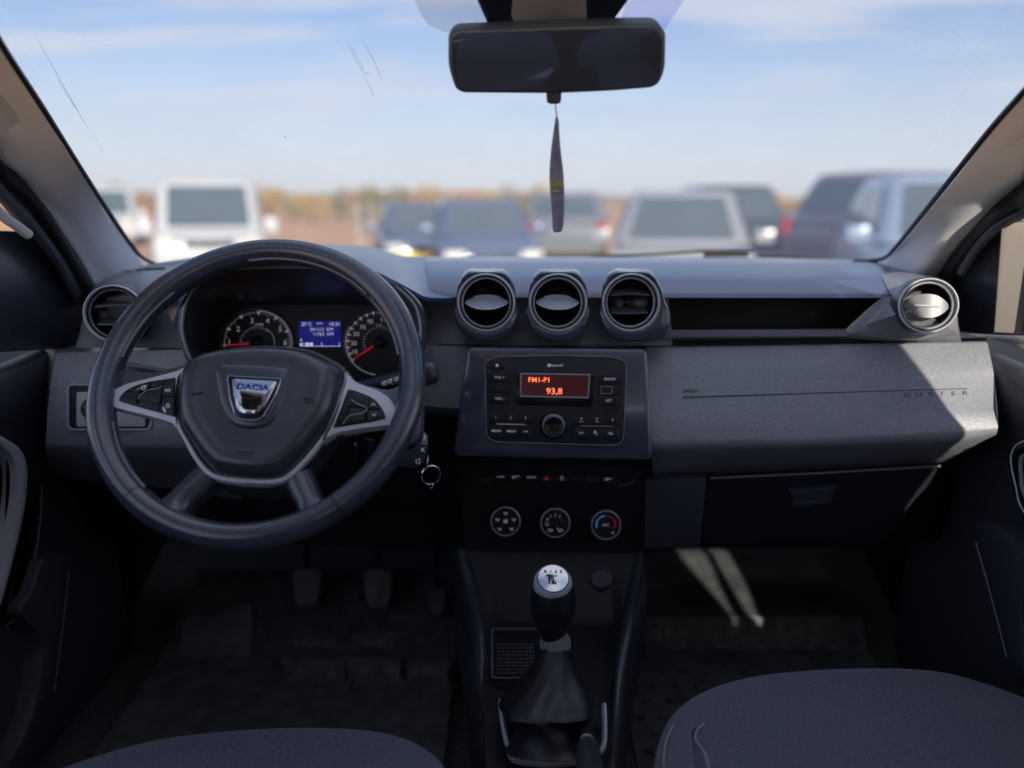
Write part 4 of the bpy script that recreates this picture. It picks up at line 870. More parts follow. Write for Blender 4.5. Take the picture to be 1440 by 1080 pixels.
pillar(-1, [[(-70, -48, .76), (0, 64, .83), (60, 156, .93), (110, 237, 1.05), (150, 300, 1.18), (180, 344, 1.28), (212, 384, 1.36)],
            [(-70, 100, .93), (0, 186, 1.0), (50, 251, 1.06), (100, 322, 1.15), (150, 400, 1.24), (165, 425, 1.25)],
            [(-70, 140, .95), (0, 223, 1.02), (32, 251, 1.06), (70, 297, 1.11), (92, 332, 1.15), (116, 368, 1.19), (136, 405, 1.22)],
            [(-70, 178, .96), (0, 256, 1.03), (30, 280, 1.07), (62, 318, 1.11), (88, 356, 1.15), (110, 395, 1.18), (126, 430, 1.2)]], 'pale grey fabric windscreen pillar behind the left end of the dashboard')
pillar(1, [[(1510, 54, .76), (1440, 133, .84), (1397, 184, .90), (1345, 250, .99), (1300, 305, 1.12), (1266, 347, 1.26), (1236, 380, 1.36)],
           [(1510, 135, .94), (1440, 213, 1.0), (1395, 262, 1.05), (1350, 315, 1.12), (1310, 362, 1.18), (1294, 388, 1.22)],
           [(1510, 185, .98), (1440, 252, 1.045), (1400, 286, 1.09), (1370, 318, 1.13), (1340, 352, 1.185), (1314, 392, 1.23), (1305, 410, 1.25)],
           [(1510, 235, .98), (1440, 290, 1.035), (1415, 304, 1.06), (1390, 322, 1.09), (1364, 350, 1.14), (1342, 388, 1.18), (1334, 415, 1.21)]], 'sunlit pale windscreen pillar above the right end of the dashboard')
# ================================================================== DOORS
def door(side, label):
    sx = side; X = .70*sx; t = thing('front_door', label, 'door', V((X, .3, .62)))
    mx = (lambda x: x) if side < 0 else (lambda x: 1440-x)
    PX = Pl(c=V((X, 0, 0)), n=V((-sx, 0, 0)))
    # main card: sections along y
    def sec(y, top): return [V((X+sx*.03, y, top)), V((X-sx*.002, y, top+.003)), V((X-sx*.012, y, top-.004)), V((X-sx*.014, y, top-.03)), V((X-sx*.002, y, top-.07)), V((X+sx*.010, y, top-.12)), V((X+sx*.012, y, 1.0)), V((X+sx*.006, y, .9)), V((X-sx*.004, y, .80)), V((X-sx*.004, y, .66)), V((X+sx*.02, y, .60))]
    b = MB(); b.grid([sec(y, (1.215+(y-.9)*.045 if y > .95 else 1.165)) for y in [-.5, 0, .4, .7, .85, .93, 1.0, 1.05, 1.1, 1.14, 1.18, 1.25]]); b.build('door_panel', 'door_plastic', t, ang=60)
    return t, PX, sx
t, PX, sx = door(-1, 'black door panel left of the steering wheel with silver pull handle'); DL = t
# sail (mirror corner) panels: outline in pixels on the door plane
b = MB(); SPL = Pl(c=V((-.70, 1.1, 0)), n=V((1, -.06, 0)))
so_ = [V((*q, 0)) for q in ((-40, 318), (0, 324), (40, 326), (52, 334), (80, 362), (108, 396), (128, 432), (130, 488), (60, 492), (-40, 498))]
b.plate(SPL, [V(q[:2]) for q in so_], .004, -.02, .003); b.build('sail_panel', 'smooth_plastic', t)
b = MB(); b.tube(catmull([at(-60, 185, .97), at(0, 268, 1.035), at(28, 297, 1.065), at(55, 330, 1.10), at(85, 372, 1.15), at(108, 415, 1.18)], 5, False), .008, seg=8); b.build('window_frame', 'door_plastic', t)
b = MB(); b.tube(catmull([at(-60, 240, .965), at(0, 300, 1.02), at(24, 318, 1.05), at(40, 330, 1.07)], 5, False), .007, seg=8); b.build('frame_trim', 'pillar_fabric', t)
def frame3(outer, inner, PX, w1, name, m, par):
    b = MB(); o = [PX.p(*q, w1) for q in outer]; i_ = [PX.p(*q, w1+.004) for q in inner]; n = PX.n
    b.grid([[q-n*.03 for q in o], [q-n*.002 for q in o], [p.lerp(q, .25)+n*.004 for p, q in zip(o, i_)], [p.lerp(q, .6)+n*.005 for p, q in zip(o, i_)], i_, [q-n*.02 for q in i_]], cu=True); return b.build(name, m, par, ang=60)
def pxl(L, n=6, closed=True): return [(q.x, q.y) for q in catmull([V((*p, 0)) for p in L], n, closed)]
# the pull handle ring: outer silver band
ho = pxl([(-60, 606), (-10, 610), (12, 618), (30, 634), (38, 660), (36, 700), (28, 745), (14, 800), (0, 850), (-20, 900), (-60, 910)])
hi_ = pxl([(-60, 622), (-12, 624), (6, 630), (18, 643), (24, 664), (23, 700), (16, 742), (6, 785), (-6, 828), (-24, 868), (-60, 890)])
frame3(ho, hi_, PX, .022, 'pull_handle', 'satin_silver', t)
ho = pxl([(8, 622), (34, 632), (46, 655), (47, 690), (40, 740), (28, 790), (14, 850), (6, 878), (2, 874), (12, 830), (24, 780), (34, 735), (40, 690), (38, 660), (28, 638)])
b = MB(); b.plate(PX, [V(q) for q in ho], .016, -.02, .003); b.build('handle_surround', 'piano_black', t)
b = MB(); o_ = pxl([(43, 690), (50, 686), (57, 678), (59, 688), (57, 730), (48, 790), (34, 840), (22, 872), (10, 878), (20, 856), (32, 820), (41, 770), (45, 730)]); b.plate(PX, [V(q) for q in o_], .012, -.02, .003); b.build('handle_surround', 'piano_black', t)
b = MB(); b.tube([PX.p(*q, .013) for q in ((59, 684), (58, 720), (53, 765), (42, 812), (30, 850), (18, 874), (8, 880))], .0008, seg=6); b.build('chrome_line', 'dark_silver', t)
# map pocket
b = MB(); o_ = [(60, 790), (75, 782), (96, 778), (97, 800), (90, 860), (82, 920), (74, 990), (58, 1040), (20, 1100), (-40, 1160), (-40, 1130), (20, 1060), (44, 1010), (56, 960), (60, 900), (30, 862), (46, 830)]
b.plate(PX, [V(q) for q in pxl(o_, 4)], .030, -.02, .005); b.build('map_pocket', 'door_plastic', t)
b = MB(); b.tube([PX.p(*q, .026) for q in ((97, 802), (92, 850), (85, 905), (76, 975))], .0009, seg=6); b.build('pocket_edge', 'dark_silver', t)
b = MB()
for i in range(22):
    for j in range(9):
        x = 96+j*3.4-i*.7+(i % 2)*1.6; y = 812+i*8.2+j*1.1
        b.add([PX.p(x+dx, y+dy, .006) for dx, dy in ((-.5, -.6), (.5, -.6), (.5, .6), (-.5, .6))], [(0, 1, 2, 3)])
b.build('speaker_grille', 'grille_dot', t) if 'grille_dot' in M else (mat('grille_dot', (.10, .10, .11), .4), b.build('speaker_grille', 'grille_dot', t))
t, PX, sx = door(1, 'black door panel beyond the passenger seat with silver pull handle'); DR = t
SPR = Pl(c=V((.70, 1.1, 0)), n=V((-1, -.06, 0)))
b = MB(); b.plate(SPR, [V(q) for q in ((1480, 306), (1440, 310), (1415, 313), (1400, 318), (1376, 340), (1352, 372), (1333, 402), (1322, 440), (1318, 466), (1390, 470), (1480, 474))], .004, -.02, .003); b.build('sail_panel', 'smooth_plastic', t)
WCP = Pl(c=at(1408, 400, 1.055), n=V((-.35, -.93, .05))); b = MB(); b.slab([WCP.p(*q) for q in ((1408, 317), (1416, 313), (1500, 306), (1500, 474), (1397, 468))], V((.02, .03, 0)), .004); b.build('window_channel', 'channel_grey', t)
b = MB(); b.tube(catmull([at(1500, 262, .97), at(1440, 300, 1.03), at(1420, 310, 1.055), at(1396, 326, 1.08), at(1372, 352, 1.12), at(1352, 384, 1.15)], 5, False), .0065, seg=8); b.build('window_frame', 'door_plastic', t)
ho = pxl([(1500, 612), (1450, 614), (1430, 622), (1421, 634), (1419, 652), (1426, 684), (1436, 716), (1450, 750), (1500, 800)])
hi_ = pxl([(1500, 632), (1452, 634), (1438, 640), (1433, 648), (1432, 658), (1436, 682), (1444, 708), (1456, 736), (1500, 770)])
frame3(ho, hi_, PX, .020, 'pull_handle', 'piano_black', t)
b = MB(); b.tube([PX.p(*q, .028) for q in pxl([(1500, 614), (1452, 617), (1431, 625), (1423, 637), (1422, 653), (1429, 686), (1440, 720), (1500, 800)], 5, False)], .0012, seg=6); b.build('chrome_line', 'satin_silver', t)
b = MB(); b.tube([PX.p(*q, .026) for q in pxl([(1500, 634), (1444, 640), (1436, 650), (1436, 665), (1441, 695), (1470, 740)], 5, False)], .0028, seg=8); b.build('handle_grip', 'dark_silver', t)
b = MB(); o_ = [(1370, 738), (1384, 735), (1404, 742), (1424, 765), (1450, 795), (1450, 820), (1436, 850), (1434, 880), (1442, 930), (1470, 1000), (1440, 980), (1428, 960), (1412, 910), (1398, 850), (1382, 790)]
b.plate(PX, [V(q) for q in pxl(o_, 4)], .028, -.02, .005); b.build('map_pocket', 'door_plastic', t)
b = MB(); b.tube([PX.p(*q, .026) for q in ((1372, 762), (1386, 810), (1402, 870), (1416, 925))], .0009, seg=6); b.build('pocket_edge', 'dark_silver', t)
b = MB()
for i in range(18):
    for j in range(8):
        x = 1372-j*3.2+i*2.1-(i % 2)*1.5; y = 778+i*8.2+j*1.1
        b.add([PX.p(x+dx, y+dy, .006) for dx, dy in ((-.5, -.6), (.5, -.6), (.5, .6), (-.5, .6))], [(0, 1, 2, 3)])
b.build('speaker_grille', 'grille_dot', t)
# ================================================================== CONSOLE
CO = thing('centre_console', 'black centre console between the seats with raised side rails and tray', 'console', (.05, .95, .65))
surf([[(655, 774, 1.10), (690, 776, 1.10), (880, 778, 1.10), (905, 778, 1.10)], [(672, 830, 1.06), (700, 870, 1.04), (870, 872, 1.04), (884, 830, 1.06)], [(682, 880, 1.03), (700, 884, 1.02), (868, 886, 1.02), (876, 880, 1.03)], [(680, 960, .90), (700, 985, .88), (850, 985, .88), (860, 960, .90)], [(684, 1100, .74), (705, 1100, .74), (840, 1100, .74), (856, 1100, .74)], [(684, 1300, .60), (705, 1300, .60), (840, 1300, .60), (856, 1300, .60)]], 'console_body', 'soft_black', ang=60, n=30, parent=CO)
def rail(A, B, name, m='smooth_plastic', dn=.16, sd=1):
    a = resample(catmull([at(*q) for q in A], 6, False), 50); c = resample(catmull([at(*q) for q in B], 6, False), 50); b = MB()
    b.grid([[q+V((-.004*sd, 0, -dn)) for q in a], [q+V((0, 0, -.004)) for q in a], [p.lerp(q, .15)+V((0, -.001, .002)) for p, q in zip(a, c)], [p.lerp(q, .5)+V((0, -.002, .005)) for p, q in zip(a, c)], [p.lerp(q, .85)+V((0, -.001, .002)) for p, q in zip(a, c)], [q+V((0, 0, -.004)) for q in c], [q+V((.004*sd, 0, -dn)) for q in c]]); return b.build(name, m, CO, ang=70)
rail([(640, 772, 1.10), (652, 830, 1.05), (662, 900, .98), (668, 960, .92), (682, 1020, .85), (700, 1100, .76), (716, 1200, .68)], [(660, 778, 1.10), (674, 830, 1.05), (683, 890, .98), (687, 960, .92), (694, 1010, .86), (712, 1090, .77), (728, 1200, .68)], 'side_rail')
rail([(893, 778, 1.10), (882, 830, 1.05), (870, 890, .98), (862, 950, .92), (856, 1010, .86), (848, 1090, .77), (840, 1200, .68)], [(910, 778, 1.10), (900, 820, 1.05), (890, 880, .98), (880, 950, .92), (875, 1010, .86), (870, 1090, .77), (862, 1200, .68)], 'side_rail')
# storage tray left of the lever
PTt = Pl(722, 925, .93, 62)
b = MB(); b.ringband(PTt, rect(690, 882, 775, 955, 6), .004, .003, -.004); b.build('tray_rim', 'smooth_plastic', CO)
b = MB()
for i in range(13):
    for j in range(9):
        x, y = 699+i*4.1+(j % 2)*1, 905+j*5; b.plate(PTt, rect(x, y, x+1.6, y+2.4), .0015, 0)
b.build('tray_mat', 'smooth_plastic', CO)
b = MB(); c = at(846, 813, 1.07); n = V((-.1, -.8, .6)).normalized(); b.lathe(c, n, [(.016, -.004), (.0155, .002), (.013, .003), (.0125, .001), (.0002, .001)], 32); b.build('power_socket', 'smooth_plastic', CO)
# silver U trim round the gaiter
PG2 = Pl(775, 1010, .80, 62)
Ub = pxl([(704, 985), (706, 1010), (712, 1042), (718, 1062), (730, 1070), (770, 1074), (800, 1072), (828, 1064), (846, 1055), (851, 1035), (850, 990)], 6, False)
n = len(Ub); b = MB(); rows = []
cU = PG2.p(778, 1000)
for q in Ub:
    p = PG2.p(*q); d = (cU-p).normalized(); rows.append([p-d*.003-PG2.n*.004, p-d*.002+PG2.n*.003, p+d*.0005+PG2.n*.004, p+d*.003+PG2.n*.002, p+d*.004-PG2.n*.004])
b.grid(rows); b.build('gaiter_trim', 'satin_silver', CO, ang=60)
# ================================================================== GEAR LEVER
G = thing('gear_lever', 'gear lever with silver topped black knob and pleated leather gaiter', 'gear lever', at(775, 1040, .80))
gn = V((.02, -.52, .85)).normalized(); gc = at(778, 815, .83)
gu = V((1, 0, 0)); s8 = .00083
b = MB(); prof = [(.0235, -.010), (.0262, -.020), (.0275, -.034), (.0268, -.050), (.0225, -.068), (.0165, -.082), (.0125, -.094), (.0115, -.102)]
ax = (at(778, 825, .83)-at(782, 905, .835)).normalized(); ax = V((0, -.12, 1)).normalized()
kc = at(778, 842, .835)
b.grid([[kc+ax*(w+.034)+(V((1, 0, 0))*cos(2*pi*k/36)+V((0, 1, .1))*sin(2*pi*k/36))*r for k in range(36)] for r, w in [(.0225, -.012)]+prof[1:]], cu=True); b.build('knob', 'knob_black', G, ang=60)
tl_ = V((0, -.50, .86)).normalized(); tc = at(777.5, 818, .828)
b = MB(); b.lathe(tc, tl_, [(.0228, -.018), (.0235, -.008), (.0225, .0), (.0205, .005), (.0190, .0065)], 44); b.build('knob_collar', 'satin_silver', G)
b = MB(); b.lathe(tc, tl_, [(.0190, .0060), (.0178, .0078), (.012, .0092), (.006, .0100), (.0001, .0103)], 40); b.build('knob_cap', 'chrome', G)
KP = Pl(c=tc+tl_*.0103, n=tl_); b = MB()
for i, ch in enumerate('R135'): b.text(ch, KP, 767+i*7.4, 803.5, 4.2, -.0006 if i in (0, 3) else .0002, sx=1.1, bold=.03)
b.text('N', KP, 779, 819, 5.5, .0004, sx=1.3, bold=.02); b.build('lettering', 'dark_recess', G)
b = MB(); q = at(781, 898, .84); b.lathe(q, V((0, -.2, 1)), [(.012, .012), (.0145, .006), (.0185, -.002), (.0195, -.008), (.0175, -.010)], 36); b.build('collar', 'dark_silver', G)
b = MB(); b.lathe(q, V((0, -.2, 1)), [(.017, -.009), (.0185, -.013), (.0175, -.018)], 36); b.build('collar_band', 'smooth_plastic', G)
# gaiter: rings from collar to the frame
def gring(pts, Y, z=0): return resample(catmull([at(x, y, Y+dy) for x, y, dy in pts], 4)+[at(pts[0][0], pts[0][1], Y+pts[0][2])], 49)[:-1]
def oval(cx, cy, rx, ry, Y, dY, wob=0, ph=0, sqr=2.0):
    out = []
    for k in range(48):
        a = 2*pi*k/48; ca, sa = cos(a), sin(a); m = (abs(ca)**sqr+abs(sa)**sqr)**(-1/sqr); m *= 1+wob*sin(3*a+ph)+wob*.6*sin(5*a+2*ph)+wob*.4*sin(11*a+ph)
        out.append(at(cx+rx*ca*m, cy-ry*sa*m, Y+dY*sa*m))
    return out
b = MB()
b.grid([oval(781, 908, 17, 9, .835, .015), oval(781, 918, 22, 11, .835, .02, .02), oval(779, 934, 30, 14, .832, .03, .03, 1), oval(776, 952, 42, 18, .83, .045, .07, 2), oval(772, 968, 58, 22, .828, .06, .09, 2.4), oval(770, 982, 68, 26, .822, .07, .07, 2.8), oval(771, 992, 70, 28, .815, .075, .08, 3.2), oval(773, 1004, 60, 22, .81, .06, .10, 2.2), oval(774, 1012, 48, 20, .808, .055, .10, 1.2), oval(775, 1024, 54, 24, .80, .055, .02, 1.2), oval(776, 1036, 62, 26, .79, .05, .02, 1), oval(777, 1040, 68, 30, .785, .05, 0, 1, 4)], cu=True)
b.build('gaiter', 'boot_leather', G, ang=80, sub=1)
b = MB(); 
for dx in (-1.6, 1.6): b.tube([at(781+dx, 920, .803), at(778+dx, 940, .79), at(777+dx, 965, .762)], .0004, seg=4)
b.build('gaiter_seam', 'smooth_plastic', G)
# ================================================================== HANDBRAKE
H = thing('handbrake', 'black handbrake grip with silver push button beside the gear lever', 'handbrake', at(830, 1120, .60))
b = MB(); A, B = at(826, 1048, .72), at(838, 1150, .58); b.tube([A+(A-B)*.0, A.lerp(B, .08), A.lerp(B, .4), B], [.0105, .0125, .0145, .016], seg=20); b.build('grip', 'smooth_plastic', H, ang=60)
b = MB(); d = (A-B).normalized(); b.tube([A-d*.002, A+d*.010, A+d*.014, A+d*.015], [.0085, .0082, .0065, .003], seg=18); b.build('push_button', 'satin_silver', H, ang=50)
b = MB(); b.tube([at(822, 1000, .80), at(825, 1030, .76), at(827, 1052, .72)], .008, seg=12); b.build('lever_arm', 'soft_black', H)
# ================================================================== FOOTWELLS
def struct(o): o['kind'] = 'structure'; return o
FZ = .655
b = MB(); b.add([(-.80, -1.7, FZ-.02), (.80, -1.7, FZ-.02), (.80, 1.3, FZ-.02), (-.80, 1.3, FZ-.02), (-.80, 1.56, .74), (.80, 1.56, .74), (-.80, 1.62, 1.30), (.80, 1.62, 1.30)], [(0, 1, 2, 3), (3, 2, 5, 4), (4, 5, 7, 6)])
b.add([(-.80, -1.7, .60), (.80, -1.7, .60), (.80, 1.64, .60), (-.80, 1.64, .60)], [(0, 1, 2, 3)]); struct(b.build('floor', 'carpet', None))
def fz(y): return FZ-.02 if y < 1.3 else FZ-.02+(y-1.3)/.26*(.105)
PM = thing('floor_mat', 'black rubber mat with raised studs and a dusty lip in passenger footwell', 'floor mat', (.42, 1.0, FZ-.018))
b = MB(); out = [at(*q) for q in ((902, 872, 1.27), (1230, 868, 1.27))]
A, B_, C_, D_ = V((.185, 1.265, .71)), V((.64, 1.265, .71)), V((.64, 1.235, .66)), V((.185, 1.235, .66))
b.grid([[V((.18, 1.50, .724)), V((.64, 1.50, .724))], [A, B_], [D_, C_], [V((.185, 1.0, .642)), V((.64, 1.0, .642))], [V((.185, .6, .642)), V((.64, .6, .642))], [V((.185, .6, .636)), V((.64, .6, .636))]]); m1 = b.build('mat_base', 'rubber_mat', PM, ang=20)
b = MB(); b.slab([V((.183, 1.262, .712)), V((.60, 1.262, .708)), V((.60, 1.232, .662)), V((.183, 1.232, .662))], V((0, .004, -.002)), 0.001); b.build('mat_lip', 'dusty_rubber', PM)
b = MB(); random.seed(3)
for i in range(12):
    for j in range(12):
        x, y = .205+i*.036+(j % 2)*.018, 1.21-j*.036; z = .642+(y-1.0)/.235*.018
        if x < .63: b.box((x, y, max(z, .642)+.003), .014, .007, .007, Matrix.Rotation(.5 if (i+j) % 2 else -.5, 3, 'Z'), .0015)
b.build('stud', 'rubber_mat', PM)
# driver side: foot rest, mats, pedals
DM = thing('floor_mat', 'worn dark rubber mat with raised blocks under the pedals', 'floor mat', (-.3, 1.1, FZ-.018))
b = MB(); b.grid([[V((-.62, 1.40, .735)), V((-.10, 1.40, .735))], [V((-.62, 1.20, .66)), V((-.10, 1.20, .66))], [V((-.62, .7, .642)), V((-.10, .7, .642))]]); b.build('mat_base', 'rubber_mat', DM, ang=20)
b = MB()
for y, xs in ((936, ((396, 486), (486, 564), (572, 632))), (897, ((410, 476), (492, 558)))):
    for x0, x1 in xs: b.slab([atz(x0, y-13+(8 if x0 > 570 else 0), .682), atz(x1, y-12+(5 if x0 > 570 else 0), .682), atz(x1-2, y+9+(5 if x0 > 570 else 0), .678), atz(x0+2, y+6+(10 if x0 > 570 else 0), .678)], V((0, .0, -.03)), .003)
b.build('mat_block', 'dusty_rubber', DM)
b = MB()
for x in (440, 492, 540, 588): b.tube([atz(x-8, 1030, .645), atz(x+3, 955, .662)], .0025, seg=5)
b.build('mat_rib', 'rubber_mat', DM)
FR = thing('footrest', 'angled black footrest pad left of the clutch pedal', 'footrest', at(300, 960, 1.2))
FRP = Pl(300, 915, 1.22, 42)
b = MB(); b.plate(FRP, [V(q) for q in pxl([(262, 868), (300, 867), (318, 858), (350, 850), (353, 900), (351, 965), (300, 972), (248, 974), (250, 920)], 5)], .004, -.05, .003); b.build('pad', 'rubber_mat', FR)
b = MB(); b.plate(Pl(300, 985, 1.19, 30), rnd([(244, 972), (354, 974), (360, 1000), (232, 1004)], 5), .004, -.03, .003); b.build('lower_lip', 'rubber_mat', FR)
for lab, x0, x1, y0, y1, wv in (('left pedal, clutch with wavy rubber pad', 410, 451, 800, 852, 1), ('middle pedal, brake with wavy rubber pad', 511, 551, 800, 856, 1), ('narrow accelerator pedal nearest the console with vertical ribs', 601, 627, 828, 868, 0)):
    PP = Pl((x0+x1)/2, (y0+y1)/2, 1.28, 30)
    o = thing('pedal', lab, 'pedal', PP.p((x0+x1)/2, y1)); b = MB(); b.plate(PP, rnd([(x0, y0), (x1, y0), (x1-2, y1-18), (x1-8, y1), (x0+8, y1), (x0+2, y1-18)], 6), .004, -.010, .002); b.build('pedal_pad', 'rubber_mat', o)
    b = MB()
    if wv:
        for i in range(7): y = y0+4+i*6.6; b.tube([PP.p(x0+4+t*(x1-x0-8)/6, y+(2.5 if t in (2, 3) else -1.5 if t > 3 else 0)*1.0, .0045) for t in range(7) if y < y1-3], .0011, seg=5) if y < y1-4 else None
    else:
        for i in range(4): b.tube([PP.p(x0+5+i*5.5, y0+3, .0045), PP.p(x0+5+i*5.5, y1-4, .0045)], .001, seg=5)
    b.build('tread', 'dusty_rubber', o)
    b = MB(); b.tube([PP.p((x0+x1)/2, y0+8, -.008), PP.p((x0+x1)/2, y0-70, .0)], .006, seg=8); b.build('pedal_arm', 'soft_black', o)
# ================================================================== SEATS
def seat(cx, ctrx, outl, label, yf, side):
    """outl: pixel outline of the visible cushion front edge (left to right), lying at height z"""
    z = .885; t = thing('front_seat', label, 'seat', V((cx, .45, FZ)))
    edge = [atz(x, y, z) for x, y in outl]; edge = resample(catmull(edge, 5, False), 41)
    rows = []; bk = [V((cx+(q.x-cx)*.98, .02, z)) for q in edge]
    def row(k, dz, sc=1, dy=0): return [q.lerp(p, k)*1+V((0, dy, dz)) for q, p in zip(edge, bk)]
    mid = V((sum(q.x for q in edge)/len(edge), 0, 0))
    def crown(q, a): return V((0, 0, a))
    rows = [row(0, -.20, dy=-.03), row(0, -.10, dy=-.003), row(0, -.045, dy=.0), row(0, -.020), row(.015, -.006), row(.05, .0), row(.12, .002), row(.3, -.002), row(.6, -.010), row(1, -.02)]
    for r_ in rows[5:]:
        n = len(r_)
        for i, q in enumerate(r_):
            u = abs(2*i/(n-1)-1); q.z += .010*(u**3)-.004
    b = MB(); b.grid(rows); cu = b.build('cushion', 'seat_fabric', t, ang=80, sub=1)
    # back and head restraint behind the camera line
    b = MB(); hw = .25
    prof = [(-.02, z-.05, .05, hw), (-.05, z+.05, .06, hw), (-.11, z+.28, .06, hw*.98), (-.17, z+.46, .05, hw*.88), (-.19, z+.55, .04, hw*.62)]
    b.grid([[V((cx+w*s*.5 if 0 else cx+cos(a)*w, y+sin(a)*th, zz)) for a in [2*pi*i/24 for i in range(24)] for s in (1,)] for y, zz, th, w in prof], cu=True); b.fill([V((cx+cos(2*pi*i/24)*hw*.62, -.19+sin(2*pi*i/24)*.04, z+.55)) for i in range(24)]); b.build('backrest', 'seat_fabric', t, ang=70)
    b = MB(); b.ball((cx, -.20, z+.67), .13, 20, sq=(1, .45, .62)); b.build('head_restraint', 'seat_fabric', t)
    b = MB(); [b.tube([(cx+s*.06, -.19, z+.52), (cx+s*.06, -.20, z+.62)], .006) for s in (-1, 1)]; b.build('restraint_post', 'dark_silver', t)
    return t, cu, rows
sr, cu, rows = seat(.30, 0, [(918, 1080), (922, 1040), (934, 1005), (954, 977), (994, 952), (1056, 934), (1140, 925), (1240, 922), (1310, 926), (1360, 938), (1405, 953), (1455, 973), (1530, 1005)], 'dark grey fabric passenger seat on the right with stitched side bolster', 0, 1)
# bolster panel with contrast stitch
def onseat(px, py, dz=.0): return atz(px, py, .885+dz)
b = MB(); b.grid([[onseat(x, y, .0055) for x, y in ((936, 1085), (938, 1052), (947, 1024), (960, 1004))], [onseat(x, y, .0085) for x, y in ((950, 1085), (952, 1052), (960, 1026), (972, 1006))], [onseat(x, y, .0065) for x, y in ((978, 1085), (974, 1055), (972, 1030), (984, 1014))]]); b.build('side_bolster', 'seat_side', sr, ang=80)
b = MB()
def stitchline(P, r=.0011, st=.006, dz=.008):
    pts = catmull([onseat(x, y, dz) for x, y in P], 6, False); L = sum((a-c).length for a, c in zip(pts, pts[1:])); n = int(L/st)
    pp = resample(pts, n*3+1)
    for i in range(n): b.tube([pp[i*3], pp[i*3+2]], r, seg=4)
stitchline([(998, 1085), (992, 1060), (980, 1042), (978, 1032), (984, 1022), (992, 1017)], dz=.0085); b.build('contrast_stitching', 'stitch', sr); b = MB(); stitchline([(934, 1085), (934, 1062), (938, 1038), (948, 1018)], dz=.004); b.build('contrast_stitching', 'stitch', sr)
sl, cu2, rows = seat(-.30, 0, [(10, 1110), (60, 1076), (130, 1048), (220, 1022), (320, 1009), (420, 1004), (510, 1007), (572, 1020), (615, 1046), (645, 1090)], 'dark grey fabric driver seat cushion below the steering wheel', 0, -1)
# ================================================================== CABIN SHELL (roof, sides, rear) : real body round the camera
SUN = V((.23, -1.0, .45)).normalized()
R_ = thing('car_roof', 'pale cloth roof lining over the cabin', 'roof', (0, -.4, 1.62))
def roofz(x, y): return 1.915-.16*(x/.6)**4*.25-.03*max(0, -y-.6)**2*.8-(.02 if y > .6 else 0)
b = MB(); ys = [.25, .20, .12, 0, -.2, -.6, -1.0, -1.4, -1.75]; xs = [-.72, -.64, -.5, -.3, 0, .3, .5, .64, .72]
b.grid([[V((x, y, roofz(x, y)-(.03 if abs(x) > .7 else 0))) for x in xs] for y in ys]); b.grid([[V((x*1.05, y, roofz(x, y)+.05)) for x in xs] for y in [.27]+ys[1:]]); b.grid([[V((x, .25, roofz(x, .25))) for x in xs], [V((x*1.05, .27, roofz(x, .25)+.05)) for x in xs]])
b.build('roof_lining', 'roof_fabric', R_, ang=80)
BD = thing('car_body', 'body of the car we sit in, with side walls and a bonnet whitened to bounce light', 'car body', (0, 0, .3))
b = MB()
for s in (-1, 1):
    b.box((s*.775, -1.05, 1.895), .10, 1.5, .10, b=.01)                               # roof rails
    b.box((s*.775, -.56, 1.50), .07, .12, .60, b=.01)                               # B pillars
    b.box((s*.775, -1.66, 1.48), .08, .16, .60, b=.01)                               # C pillars
    b.box((s*.80, -.15, .85), .10, 3.6, .72, b=.02)                                 # lower sides
    b.box((s*.775, -1.02, 1.215), .09, 1.45, .03, b=.005)
b.box((0, -1.76, .88), 1.5, .06, .5, b=.01); b.box((0, -1.76, 1.86), 1.4, .06, .14, b=.01)
b.box((0, 1.66, .95), 1.55, .05, .62, b=.01)
b.build('body_shell', 'shell_dark', BD)
b = MB()
for s in (-1, 1):
    # upper door frame following the pillar back to the roof rail
    b.tube([V((s*.775, .20, 1.90)), V((s*.775, .70, 1.68)), V((s*.775, 1.02, 1.44)), V((s*.775, 1.28, 1.26))], .026, seg=10)
    b.box((s*.70, .18, 1.87), .2, .2, .08, b=.01); b.build('window_frame', 'shell_dark', BD)
b = MB(); rows = []
for y, z, w in ((1.66, 1.235, .70), (1.8, 1.225, .74), (2.1, 1.20, .76), (2.4, 1.165, .76), (2.6, 1.11, .74), (2.68, 1.0, .70), (2.70, .6, .70)): rows.append([V((x*w, y-(abs(x)**3)*.08*(y > 2.3), z-.05*abs(x)**3)) for x in [-1+i/8 for i in range(17)]])
b.grid(rows); b.build('bonnet', 'bounce_white', BD, ang=70)  # white picked to bounce sunlight up into the cabin
b = MB(); b.box((0, 1.56, 1.30), 1.30, .10, .02, b=.004); b.build('scuttle', 'rubber', BD)
RS = thing('bench_seat', 'dark grey rear bench seat behind the front seats', 'rear seat', (0, -1.1, .65))
b = MB(); b.box((0, -.95, .80), 1.24, .5, .26, b=.05); b.build('cushion', 'rear_fabric', RS); b = MB(); b.box((0, -1.28, 1.10), 1.26, .16, .50, Matrix.Rotation(-.2, 3, 'X'), .04); b.build('backrest', 'rear_fabric', RS)
b = MB(); [b.box((x, -1.36, 1.43), .24, .09, .13, b=.03) for x in (-.38, .38)]; b.build('head_restraint', 'seat_fabric', RS)
